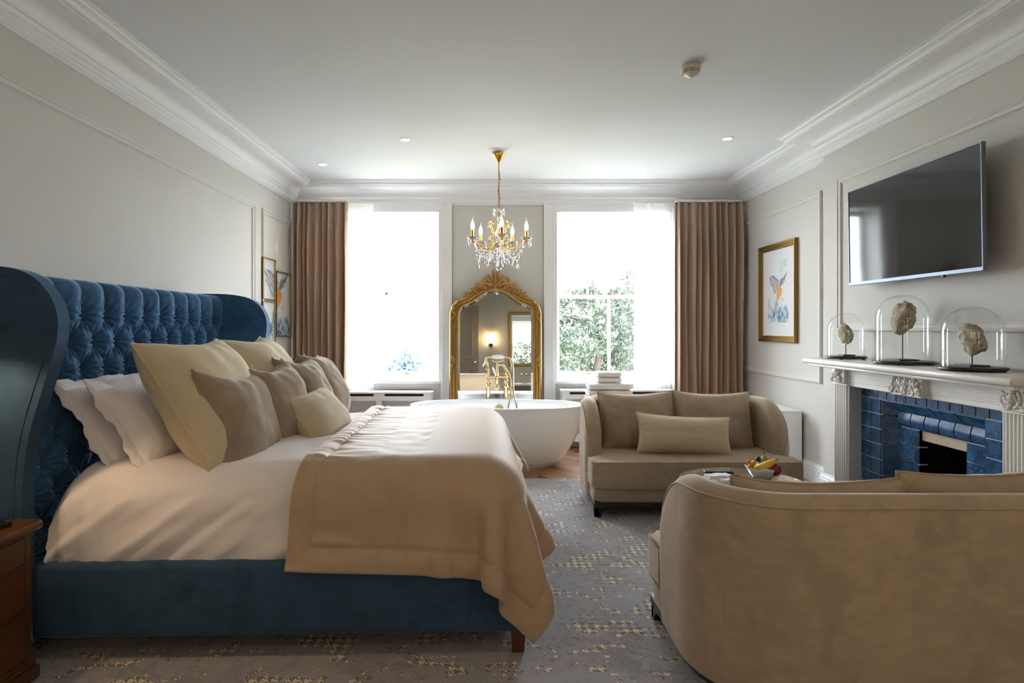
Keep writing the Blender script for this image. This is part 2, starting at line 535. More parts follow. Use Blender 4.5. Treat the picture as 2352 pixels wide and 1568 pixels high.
# ---- cornice all round the room, following the chimney breast
poly = [(XL, YB), (XR, YB), (XR, BY0), (XC, BY0), (XC, BY1), (XR, BY1), (XR, YW), (XL, YW)]
def offset(poly, d):
    out = []; n = len(poly)
    for i in range(n):
        p, q, r = Vector(poly[i - 1]), Vector(poly[i]), Vector(poly[(i + 1) % n])
        e1 = (q - p).normalized(); e2 = (r - q).normalized()
        n1 = Vector((-e1.y, e1.x)); n2 = Vector((-e2.y, e2.x))
        m = (n1 + n2) / (1 + n1.dot(n2))
        out.append(q + m * d)
    return out
cove = [(.06 + .135 * (1 - math.cos(t * PI / 2)), 2.822 + .068 * math.sin(t * PI / 2)) for t in [k / 10 for k in range(11)]]
prof = [(0, 2.724), (.016, 2.724), (.016, 2.734), (.024, 2.738), (.03, 2.746), (.03, 2.758), (.034, 2.76), (.034, 2.786), (.038, 2.788), (.046, 2.796),
        (.05, 2.806), (.05, 2.812), (.06, 2.812)] + cove + [(.195, 2.898), (.205, 2.898), (.213, 2.902), (.220, 2.912), (.222, 2.922), (.228, 2.922),
        (.228, 2.928), (.24, 2.932), (.246, 2.942), (.256, 2.944), (.256, 2.95), (.262, 2.95), (.262, 2.955)]
rings = [[(p.x, p.y, z) for p in offset(poly, d)] for d, z in prof]
cb = MB()
n = len(poly)
vs = [p for r in rings for p in r]
fs = [(i * n + k, i * n + (k + 1) % n, (i + 1) * n + (k + 1) % n, (i + 1) * n + k) for i in range(len(prof) - 1) for k in range(n)]
cb.add(vs, fs)
struct(cb.build('trim_1', M['trim'], smooth=30))

# ---- skirting boards
SK = [(0, 0), (.022, 0), (.022, .12), (.017, .128), (.02, .136), (.014, .15), (.008, .158), (.006, .17), (0, .17)]
def skirting(name, pts, side):
    b = MB()
    def P(p, d, z): return (p[0] + side[0] * d, p[1] + side[1] * d, z)
    vs = []; fs = []; m = len(SK)
    for p in pts:
        for d, z in SK: vs.append(P(p, d, z))
    for j in range(m - 1): fs.append((j, m + j, m + j + 1, j + 1))
    fs += [tuple(range(m)), tuple(range(m, 2 * m))]
    b.add(vs, fs)
    return struct(b.build(name, M['trim'], smooth=30))
skirting('baseboard_left', [(XL, YB), (XL, YW)], (1, 0))
skirting('baseboard_right', [(XR, BY1), (XR, YW)], (-1, 0))
skirting('baseboard_breast', [(XC, 4.33), (XC, BY1 + .02)], (-1, 0))
skirting('baseboard_near', [(XC, BY0), (XC, 2.71)], (-1, 0))
skirting('baseboard_window', [(XL, YW), (XR, YW)], (0, -1))
skirting('baseboard_back', [(XL, YB), (XR, YB)], (0, 1))

# ---- panel mouldings
PMF = [(0, 0), (0, .012), (.006, .02), (.016, .022), (.022, .016), (.026, .016), (.034, .012), (.042, .012), (.046, .004), (.052, .004), (.052, 0)]
mL = lambda u, v, h: (XL + h, u, v)
mR = lambda u, v, h: (XR - h, u, v)
mC = lambda u, v, h: (XC - h, u, v)
for i, (a, b, z0, z1, f) in enumerate([(-.9, 5.60, .30, 2.505, mL), (5.79, 6.71, .30, 2.505, mL), (5.06, 6.71, .865, 2.505, mR), (2.46, 4.63, 1.32, 2.50, mC), (-.9, 2.1, .3, 2.505, mR)]):
    struct(MB().frame(a, b, z0, z1, PMF, f).build('trim_%d' % (i + 2), M['mould'], smooth=35))

# ---- windows: architrave, lining, sash frames and glass
def make_window(idx, a, b):
    w = MB().box(a - .13, a, YW - .02, YW + .01, 0, HB + .02)
    w.box(b, b + .13, YW - .02, YW + .01, 0, HB + .02); w.box(a, b, YW - .02, YW + .01, WZ1, HB + .02)
    for (x0, x1, d) in ((-.13, -.108, .042), (-.108, -.096, .03), (-.03, -.014, .034), (-.014, 0, .026)):
        w.box(a + x0, a + x1, YW - d, YW, 0, HB + .02); w.box(b - x1, b - x0, YW - d, YW, 0, HB + .02)
    win = struct(w.build('window_%d' % idx, M['white'], smooth=0, recalc=False))
    # lining boards of the reveal with a raised panel each
    l = MB().box(a, a + .02, YW - .01, 7.1, WZ0, WZ1).box(b - .02, b, YW - .01, 7.1, WZ0, WZ1).box(a + .02, b - .02, YW - .01, 7.1, WZ1 - .02, WZ1)
    l.build('lining', M['white'], win, smooth=0, recalc=False)
    MB().rbox(a - .04, b + .04, YW - .03, 7.0, WZ0 - .012, WZ0 + .02, .008).build('sill', M['white'], win)
    cx = (a + b) / 2; x0, x1 = a + .02, b - .02; zm = 1.705
    # upper sash (outside) and lower sash (inside)
    for nm, y, z0, z1 in (('upper_sash', 7.035, zm - .02, WZ1 - .02), ('lower_sash', 6.985, WZ0 + .02, zm + .02)):
        s = MB()
        st = .055; bot = .085 if nm == 'lower_sash' else .04; top = .04 if nm == 'lower_sash' else .055
        s.box(x0, x0 + st, y, y + .045, z0, z1); s.box(x1 - st, x1, y, y + .045, z0, z1)
        s.box(x0 + st, x1 - st, y, y + .045, z0, z0 + bot); s.box(x0 + st, x1 - st, y, y + .045, z1 - top, z1)
        s.box(cx - .016, cx + .016, y + .004, y + .041, z0 + bot, z1 - top)
        so = s.build(nm, M['white'], win, smooth=0, recalc=False)
        for (pa, pb) in ((x0 + st, cx - .016), (cx + .016, x1 - st)):
            MB().box(pa, pb, y + .02, y + .024, z0 + bot, z1 - top).build('pane', M['glass'], so, smooth=0)
    MB().rbox(cx - .03, cx + .03, 6.965, 6.99, zm + .02, zm + .045, .006).build('sash_catch', M['brass'], win)
    for sx in (-.25, .25):
        MB().rbox(cx + sx - .03, cx + sx + .03, 6.965, 6.987, WZ0 + .07, WZ0 + .085, .005).build('sash_lift', M['brass'], win)
    return win
make_window(1, *WINS[0]); make_window(2, *WINS[1])
# ================================================================== THE BED
bed = empty('bed', (-2.2, 3.35, 0), math.radians(1.5), 'large bed with blue velvet rails and tall winged buttoned headboard', 'bed')
BL = 2.33                    # local length
# ---- rails
for sy in (-1, 1):
    MB().rbox(.20, BL, sy * .93 - .04, sy * .93 + .04, .097, .39, .022, 3).build('side_rail', M['blueshade'], bed)
MB().rbox(BL - .07, BL + .005, -.965, .965, .097, .39, .022, 3).build('foot_rail', M['blueshade'], bed)
for (lx, ly) in ((BL - .05, -.915), (BL - .05, .915), (.35, -.6), (.35, .6)):
    b = MB(); s0, s1 = .024, .033
    b.add([(lx - s0, ly - s0, 0), (lx + s0, ly - s0, 0), (lx + s0, ly + s0, 0), (lx - s0, ly + s0, 0), (lx - s1, ly - s1, .11), (lx + s1, ly - s1, .11), (lx + s1, ly + s1, .11), (lx - s1, ly + s1, .11)],
          [(3, 2, 1, 0), (4, 5, 6, 7), (0, 1, 5, 4), (1, 2, 6, 5), (2, 3, 7, 6), (3, 0, 4, 7)])
    b.build('leg', M['legwood'], bed, smooth=0, bevel=.003)
MB().box(.25, BL - .06, -.9, .9, .2, .34).build('slat_base', M['ebony'], bed)

# ---- deep-buttoned headboard
HW = .955; HT = 1.575
ta, tb, zr = .172, .128, 1.405       # button spacing, row spacing, first row
random.seed(4)
def tuft(y, z):
    yy = y + .03
    if z <= zr:
        s = (zr - z) / tb
        u = yy / ta + s / 2; v = yy / ta - s / 2
        cu, cv = math.sqrt(math.sin(PI * u)**2 * .997 + .003), math.sqrt(math.sin(PI * v)**2 * .997 + .003)
        h = .46 * max(cu, cv)**.7 + .54 * (cu * cv)**.55
        bu, bv = round(u), round(v)
        by = (bu + bv) / 2 * ta; bz = zr - (bu - bv) * tb
        if bz > zr + .001: bz = zr; by = round(yy / ta) * ta
    else:
        c = math.sqrt(math.sin(PI * yy / ta)**2 * .997 + .003); t = min(1, (z - zr) / .07)
        h = .46 * max(c, t * .8)**.7 + .54 * c**.6
        by = round(yy / ta) * ta; bz = zr
    dy, dz = yy - by, z - bz
    r = math.hypot(dy, dz); an = math.atan2(dz, dy)
    fold = .13 * min(1, max(0, h - .12) * 2.5) * math.exp(-((r - .042) / .034)**2) * math.sin(an * 13 + by * 60 + bz * 31 + 2 * nz(by * 9, bz * 9, 3))
    return .074 * (h + fold) + .004 * nz(yy * 9, z * 9, 1) + .0016 * nz(yy * 40, z * 26, 5)
NU, NV = 380, 220
zs = []
for j in range(NV): zs.append(.30 + (HT - .30) * j / (NV - 1))
def hb(i, j):
    y = -HW + 2 * HW * i / (NU - 1)
    z = zs[j]
    x = .205 + tuft(y, z)
    k = max(0, (z - (HT - .06)) / .06)
    if k > 0:
        x = .205 + (x - .205) * (1 - k * k * .55); z = HT - .06 + .06 * math.sin(k * PI / 2)
        x -= .045 * (1 - math.cos(k * PI / 2))
    return (x, y, z)
h = MB().grid(NU, NV, hb)
h.build('buttoned_panel', M['blue'], bed, smooth=180, recalc=False)
MB().rbox(.0, .215, -HW, HW, .08, HT - .012, .03, 3).build('headboard_back', M['blueshade'], bed)
bt = MB().ell((0, 0, 0), (.007, .013, .013), 10, 6)
b0 = None
for row in range(0, 6):
    for k in range(-7, 8):
        y = (k + (row % 2) / 2) * ta - .03; z = zr - row * tb
        if abs(y) > HW - .03: continue
        o = bt.build('button', M['blue'], bed) if b0 is None else inst(b0, bed)
        b0 = b0 or o
        o.location = (.207, y, z)
# ---- wings with piped edges
wp = [(.375, .06), (.375, .61), (.384, .78), (.41, .92), (.455, 1.057), (.507, 1.212), (.528, 1.30), (.533, 1.37), (.518, 1.44), (.482, 1.50), (.43, 1.545), (.36, 1.572), (.26, 1.586), (.1, 1.588), (.0, 1.586)]
edge = spline([(a, b) for a, b in wp], 5)
outl = edge + [(0.0, .06)]
edge0 = edge
for sy in (-1, 1):
    y0 = sy * .992
    dxw = -.065 if sy < 0 else .05
    edge = [(x + dxw * sstep(.15, .5, x), z) for x, z in edge0]; outl = edge + [(0.0, .06)]
    b = bmesh.new()
    A = [b.verts.new((x, y0 - .034, z)) for x, z in outl]; B = [b.verts.new((x, y0 + .034, z)) for x, z in outl]
    nn = len(outl)
    b.faces.new(A); b.faces.new(B[::-1])
    for i in range(nn): b.faces.new((A[i], B[i], B[(i + 1) % nn], A[(i + 1) % nn]))
    es = [e for e in b.edges if abs(e.verts[0].co.y - e.verts[1].co.y) < 1e-6]
    bmesh.ops.bevel(b, geom=es, offset=.016, segments=4, affect='EDGES', profile=.5)
    wo = MB().bm(b).build('wing', M['blueshade'] if sy < 0 else M['blue'], bed, smooth=50)  # near wing takes the shaded copy of the velvet, far wing the lit one
    ins = []
    for k, (x, z) in enumerate(edge):
        p = Vector(edge[max(k - 1, 0)]); q = Vector(edge[min(k + 1, len(edge) - 1)])
        t = (q - p).normalized(); ins.append((x - t.y * .032, y0 + sy * .0335, z + t.x * .032))
    MB().tube(ins, .0045, 6).build('piping', M['blueshade'], wo)

# ---- white duvet tucked over the mattress
dv = empty('duvet', (-2.2, 3.35, 0), math.radians(1.5), 'smooth white duvet tucked inside the blue bed rails', 'duvet')
DX0, DX1, DW = .355, 2.262, .915
def sheet_z(x, y):
    a = max(0, (abs(y) - .50) / .42); e = max(0, (DX0 + .22 - x) / .22); g = max(0, (x - (DX1 - .12)) / .12)
    return .762 - .035 * min(1, a)**2 - .05 * e * e + .006 * nz(x * 2, y * 2, 1)
def duv(i, j):
    # i runs along the length, j around the cross-section (near rail -> over the top -> far rail)
    x = DX0 + (DX1 - DX0) * i / 119
    s = j / 119
    R = .20; side = .745 - R - .36; arc = R * PI / 2 * 1.0; top = 2 * (DW - R)
    L = 2 * (side + arc) + top; d = s * L
    def prof(d):
        if d < side: return (-DW + .012 * math.sin(PI * d / side) * -1, .36 + d, (-1, 0))
        d -= side
        if d < arc:
            a = d / R; return (-DW + R * (1 - math.cos(a)), .745 - R + R * math.sin(a), (-math.cos(a), math.sin(a)))
        d -= arc
        return (-DW + R + d, .745, (0, 1))
    if d <= L / 2: y, z, nn = prof(d); sg = 1
    else: y, z, nn = prof(L - d); y = -y; nn = (-nn[0], nn[1])
    up = max(0, nn[1])
    z += up * (.028 * (1 - (abs(y) / DW)**2))
    # folds: diagonal drag lines down the side, soft creases on top
    diag = x * .8 - z * 1.15
    w = .020 * nz(diag * 7, z * 1.2, y) + .016 * nz(diag * 19, z * 2, 4) + .007 * nz(diag * 44, z * 4, 9)
    if up > .5: w = .012 * nz(x * 5, y * 3, 2) + .006 * nz(x * 11 + y * 4, y * 5, 6)
    e = sstep(DX0 + .10, DX0, x)
    if x < DX0 + .3: w += .016 * math.sin(x * 75 + z * 3) * sstep(DX0 + .3, DX0, x) * (1 - up)
    w *= min(1, (z - .35) / .06)
    y += nn[0] * w; z += nn[1] * w
    k = max(0, (DX0 + .11 - x) / .11)
    if k > 0:
        z = z - (z - .36) * (1 - math.sqrt(max(0, 1 - k**2.2))) * .28
    k = max(0, (x - (DX1 - .10)) / .10)
    if k > 0: z = z - (z - .36) * (1 - math.sqrt(max(0, 1 - k**2))) * .35
    return (x, y, z)
d = MB().grid(120, 120, duv)
def cap(i):
    ring = [duv(i, j) for j in range(120)]
    d.add(ring, [tuple(range(120))])
cap(0); cap(119)
d.build('duvet_cover', M['linen'], dv, smooth=60)
# ---- taupe throw: a square of quilted cloth let fall over the foot of the bed
def simulate_throw():
    sp = .036
    x0 = 1.265; nx = 37; ny = 72            # along the length, across the bed
    rng = np.random.RandomState(3)
    I, J = np.meshgrid(np.arange(nx), np.arange(ny), indexing='ij')
    P = np.stack([x0 + I * sp, (J - (ny - 1) / 2) * sp + .0, np.full(I.shape, .845)], -1).astype(float)
    P[..., 2] += .006 * rng.rand(nx, ny)
    P[..., 2] += .03 * np.maximum(0, (P[..., 0] - 2.2)) 
    V = np.zeros_like(P)
    cons = []
    def add(di, dj, rest, k):
        for par in (0, 1):
            for q in ((0,) if True else ()):
                si = slice(None); 
        a = np.array([(i, j) for i in range(nx) for j in range(ny) if 0 <= i + di < nx and 0 <= j + dj < ny])
        key = (a[:, 0] // max(1, abs(di)) if di else a[:, 1] // max(1, abs(dj))) % 2
        for par in (0, 1):
            s = a[key == par]
            cons.append((s[:, 0] * ny + s[:, 1], (s[:, 0] + di) * ny + s[:, 1] + dj, rest, k))
    add(1, 0, sp, 1.0); add(0, 1, sp, 1.0)
    add(1, 1, sp * 2**.5, .35); add(1, -1, sp * 2**.5, .35)
    add(2, 0, 2 * sp, .22); add(0, 2, 2 * sp, .22)
    boxes = [((.2, 2.31), .955, (0.0, .775), .18), ((.2, 2.365), .985, (0.08, .40), .03)]
    dt = 1 / 60.; n = nx * ny
    X = P.reshape(n, 3); V = V.reshape(n, 3)
    def collide(X, Xp):
        for (bx, hw, bz, r) in boxes:
            c = np.array([(bx[0] + bx[1]) / 2, 0, (bz[0] + bz[1]) / 2]); hx = np.array([(bx[1] - bx[0]) / 2, hw, (bz[1] - bz[0]) / 2]) - r
            q = X - c; a = np.abs(q) - hx
            out = np.maximum(a, 0); dist = np.linalg.norm(out, axis=1); sd = dist + np.minimum(a.max(1), 0) - r
            m = sd < .012
            if not m.any(): continue
            g = np.sign(q) * out; g2 = np.zeros_like(q); am = a.argmax(1); g2[np.arange(len(q)), am] = np.sign(q[np.arange(len(q)), am])
            nr = np.where(dist[:, None] > 1e-6, g / np.maximum(dist, 1e-6)[:, None], g2)
            push = (.012 - sd)[:, None] * nr
            d = X - Xp
            tang = d - (d * nr).sum(1)[:, None] * nr
            X[m] += push[m] - .35 * tang[m]
        m = X[:, 2] < .012
        X[m, 2] = .012
        return X
    for step in range(170):
        Xp = X.copy()
        V *= .985 if step < 110 else .93
        V[:, 2] -= 9.8 * dt
        X = X + np.clip(V, -2, 2) * dt
        for it in range(14):
            for a, b, rest, k in cons:
                d = X[b] - X[a]; L = np.linalg.norm(d, axis=1)
                c = (k * .5 * (1 - rest / np.maximum(L, 1e-9)))[:, None] * d
                np.add.at(X, a, c) if False else None
                X[a] += c; X[b] -= c
            if it % 4 == 3: X = collide(X, Xp)
        V = (X - Xp) / dt
    return X.reshape(nx, ny, 3), sp
TX, tsp = simulate_throw()
def upsample(A):
    A = np.concatenate([A[:1] * 2 - A[1:2], A, A[-1:] * 2 - A[-2:-1]], 0)
    mid = (-A[:-3] + 9 * A[1:-2] + 9 * A[2:-1] - A[3:]) / 16
    B = np.empty((2 * (A.shape[0] - 2) - 1,) + A.shape[1:])
    B[0::2] = A[1:-1]; B[1::2] = mid
    return B
U = TX
for _ in range(2):
    U = upsample(U); U = upsample(U.transpose(1, 0, 2)).transpose(1, 0, 2)
na, nb = U.shape[:2]; ssp = tsp / 4
dA = np.gradient(U, axis=0); dB = np.gradient(U, axis=1)
NR = np.cross(dA, dB); NR /= np.maximum(np.linalg.norm(NR, axis=2, keepdims=True), 1e-9)
if NR[na // 4, nb // 2, 2] < 0: NR = -NR
ii = np.arange(na)[:, None] * ssp; jj = np.arange(nb)[None, :] * ssp
ed = np.minimum(np.minimum(ii + 0 * jj, (na - 1) * ssp - ii + 0 * jj), np.minimum(jj + 0 * ii, (nb - 1) * ssp - jj + 0 * ii))
seam = -.009 * np.exp(-((ed - .092) / .007)**2) + .006 * np.exp(-((ed - .045) / .03)**2)
puck = np.array([[nz(i * ssp * 6, j * ssp * 22, 2) if ii[i, 0] < .3 else nz(i * ssp * 10, j * ssp * 10, 7) for j in range(nb)] for i in range(na)])
puck = .006 * puck * np.exp(-((ed - .10) / .05)**2) + .004 * puck * (ii < .5)
U2 = U + NR * (seam + puck)[..., None]
TH = .010
tm = MB()
top = U2 + NR * TH * .5; bot = U - NR * TH * .5
tm.grid(na, nb, lambda i, j: tuple(top[i, j]))
tm.grid(na, nb, lambda i, j: tuple(bot[i, j]), flip=True)
loop = [(i, 0) for i in range(na)] + [(na - 1, j) for j in range(1, nb)] + [(i, nb - 1) for i in range(na - 2, -1, -1)] + [(0, j) for j in range(nb - 2, 0, -1)]
k = na * nb
ring = [(i * nb + j) for i, j in loop]
nl = len(ring)
rv = []
for (i, j) in loop:
    c = (top[i, j] + bot[i, j]) / 2
    di = (-1 if i == 0 else (1 if i == na - 1 else 0)); dj = (-1 if j == 0 else (1 if j == nb - 1 else 0))
    o = U[i, j] - U[min(max(i - di, 0), na - 1), min(max(j - dj, 0), nb - 1)]
    o = o / max(np.linalg.norm(o), 1e-9)
    rv.append(tuple(c + o * TH * .6))
base = len(tm.v); tm.v.extend(rv)
for q in range(nl):
    q2 = (q + 1) % nl
    tm.f.append((ring[q], ring[q2], base + q2, base + q)); tm.f.append((base + q, base + q2, k + ring[q2], k + ring[q]))
th = tm.build('throw', M['throw'], None, smooth=180)
th.location = (-2.2, 3.35, 0); th.rotation_euler = (0, 0, math.radians(1.5))
tag(th, 'taupe quilted velvet throw draped over the foot of the bed', 'throw')

# ================================================================== CUSHIONS
def cushion(name, w, h, t, mat, seed=0, chop=0.0, pinch=.06, pipe=True, flange=0.0, loc=(0, 0, 0), face=(1, 0, 0), lean=0.0, roll=0.0, label=None, cat='cushion', group=None, wr=1.0, n=46, puff=.5, pipe_mat=None):
    # local frame: u across, v up, n = outward face
    random.seed(seed)
    def outline(u, v):
        x = u * w / 2 * (1 - pinch * (1 - v * v) * abs(u)**2)
        y = v * h / 2 * (1 - pinch * (1 - u * u) * abs(v)**2)
        if v > 0: y -= chop * v * v * max(0, (1 - abs(u * .95)**1.6))
        if v < 0: y += .25 * pinch * h * (1 - u * u) * 0
        return x, y
    def pt(u, v, sgn):
        x, y = outline(u, v)
        cu = max(0, 1 - abs(u)**2.6); cv = max(0, 1 - abs(v)**2.6)
        th = (cu * cv)**puff
        ca = sum(math.exp(-((u - a)**2 + (v - b)**2) / .10) * math.sin(9 * math.atan2(v - b, u - a) * 1.6 + seed + a) for a in (-1, 1) for b in (-1, 1))
        wv = .05 * nz(u * 1.7 + seed, v * 1.7, sgn) + .022 * nz(u * 4 + seed, v * 4, sgn * 2) + .055 * ca
        wv += .05 * (math.sin(u * 19 + seed * 2) * math.exp(-(1 - abs(v)) / .16) + math.sin(v * 17 + seed) * math.exp(-(1 - abs(u)) / .16)) * (.6 + .6 * nz(u * 3, v * 3, seed))
        if chop and v > .2: wv += .05 * math.sin(u * 15 + seed) * (v - .2) * (1 - abs(u))
        bot = 1 + .25 * max(0, -v) * (1 - abs(v))
        d = t / 2 * th * bot * (1 + wr * wv * 1.6)
        return x, y, sgn * d
    ln = MB()
    us = [math.sin(PI / 2 * (-1 + 2 * i / (n - 1))) * .55 + (-1 + 2 * i / (n - 1)) * .45 for i in range(n)]
    for sgn in (1, -1):
        ln.grid(n, n, lambda i, j: pt(us[i], us[j], sgn), flip=(sgn < 0))
    f = Vector((face[0], face[1], 0)).normalized()
    side = Vector((-f.y, f.x, 0)); up = Vector((0, 0, 1))
    nrm = (f * math.cos(lean) + up * math.sin(lean)); vup = (up * math.cos(lean) - f * math.sin(lean))
    u2 = side * math.cos(roll) + vup * math.sin(roll); v2 = vup * math.cos(roll) - side * math.sin(roll)
    R = Matrix((u2, v2, nrm)).transposed().to_4x4()
    root = empty(name, (0, 0, 0), 0, label, cat, group)
    root.matrix_world = Matrix.Translation(loc) @ R
    ln.build('cover', mat, root, smooth=180)
    per = []
    m = 26
    for (a, b, c, d_) in ((-1, -1, 1, -1), (1, -1, 1, 1), (1, 1, -1, 1), (-1, 1, -1, -1)):
        for k in range(m):
            s = k / m; u = a + (c - a) * s; v = b + (d_ - b) * s
            per.append(outline(u, v))
    if flange:
        fl = MB(); q = len(per)
        vs = []
        for k, (x, y) in enumerate(per):
            rr = 1 + flange / max(abs(x), abs(y)) if False else 1
            ex = flange * max(-1, min(1, x / (w / 2) * 1.06)); ey = flange * max(-1, min(1, y / (h / 2) * 1.06))
            wv = .012 * math.sin(k * .55 + seed) + .006 * math.sin(k * 1.7)
            for z in (-.003, .003): vs.append((x * .985, y * .985, z))
            for z in (-.003, .003): vs.append((x + ex, y + ey, z + wv))
        fs = []
        for k in range(q):
            a, b = k * 4, ((k + 1) % q) * 4
            fs += [(a + 1, a + 3, b + 3, b + 1), (a, b, b + 2, a + 2), (a + 2, b + 2, b + 3, a + 3)]
        fl.add(vs, fs); fl.build('flange', mat, root, smooth=180)
    if pipe:
        MB().tube([(x, y, 0) for x, y in per], .0055, 6, closed=True).build('piping', pipe_mat or mat, root, smooth=180)
    return root

def bedpt(x, y, z):  # bed-local -> world
    c, s = math.cos(math.radians(1.5)), math.sin(math.radians(1.5))
    return (-2.2 + x * c - y * s, 3.35 + x * s + y * c, z)
R = math.radians
G = 'pillows and cushions piled against the headboard'
cushion('bed_pillow', .70, .42, .20, M['linen'], 3, 0.0, .05, False, .05, (-1.765, 2.98, .895), (1, -.05, 0), R(33), 0, 'white flanged pillow standing against the buttoned headboard', 'pillow', G, wr=1.5)
cushion('bed_pillow', .70, .42, .20, M['linen'], 8, 0.0, .05, False, .05, (-1.625, 2.98, .895), (1, -.05, 0), R(34), 0, 'white flanged pillow between another white pillow and the large cream cushion', 'pillow', G, wr=1.5)
cushion('euro_cushion', .67, .67, .33, M['cream'], 5, .035, .06, True, 0, (-1.37, 2.92, 1.0), (1, -.10, 0), R(33), R(0), 'large cream woven cushion standing in front of the white pillows', 'cushion', G, wr=.8)
cushion('euro_cushion', .67, .67, .33, M['cream'], 11, .05, .06, True, 0, (-1.36, 3.62, 1.005), (1, .02, 0), R(33), R(0), 'large cream woven cushion half hidden behind the row of taupe cushions', 'cushion', G, wr=.9)
cushion('velvet_cushion', .52, .53, .26, M['taupe'], 21, .05, .07, True, 0, (-1.235, 2.89, .90), (1, -.10, 0), R(17), R(-2), 'taupe velvet cushion, the one with its whole piped side turned to the bedside', 'cushion', G)
cushion('velvet_cushion', .49, .50, .29, M['taupe'], 22, .06, .07, True, 0, (-1.19, 3.27, .925), (1, -.12, 0), R(20), R(2), 'taupe velvet cushion directly behind the small oat cushion, second along the row', 'cushion', G)
cushion('velvet_cushion', .49, .50, .29, M['taupe'], 27, .06, .07, True, 0, (-1.17, 3.67, .94), (1, -.06, 0), R(21), R(0), 'taupe velvet cushion third along the row, peaked corner against the curtain', 'cushion', G)
cushion('velvet_cushion', .49, .50, .29, M['taupe'], 29, .03, .07, True, 0, (-1.16, 4.03, .93), (1, .05, 0), R(23), R(-4), 'taupe velvet cushion at the window end of the row', 'cushion', G)
cushion('small_cushion', .50, .34, .22, M['oat'], 31, .01, .08, True, 0, (-.985, 3.38, .84), (1, -.12, 0), R(38), R(3), 'small oblong oat cushion lying in front of the taupe row', 'cushion', G, wr=.6)
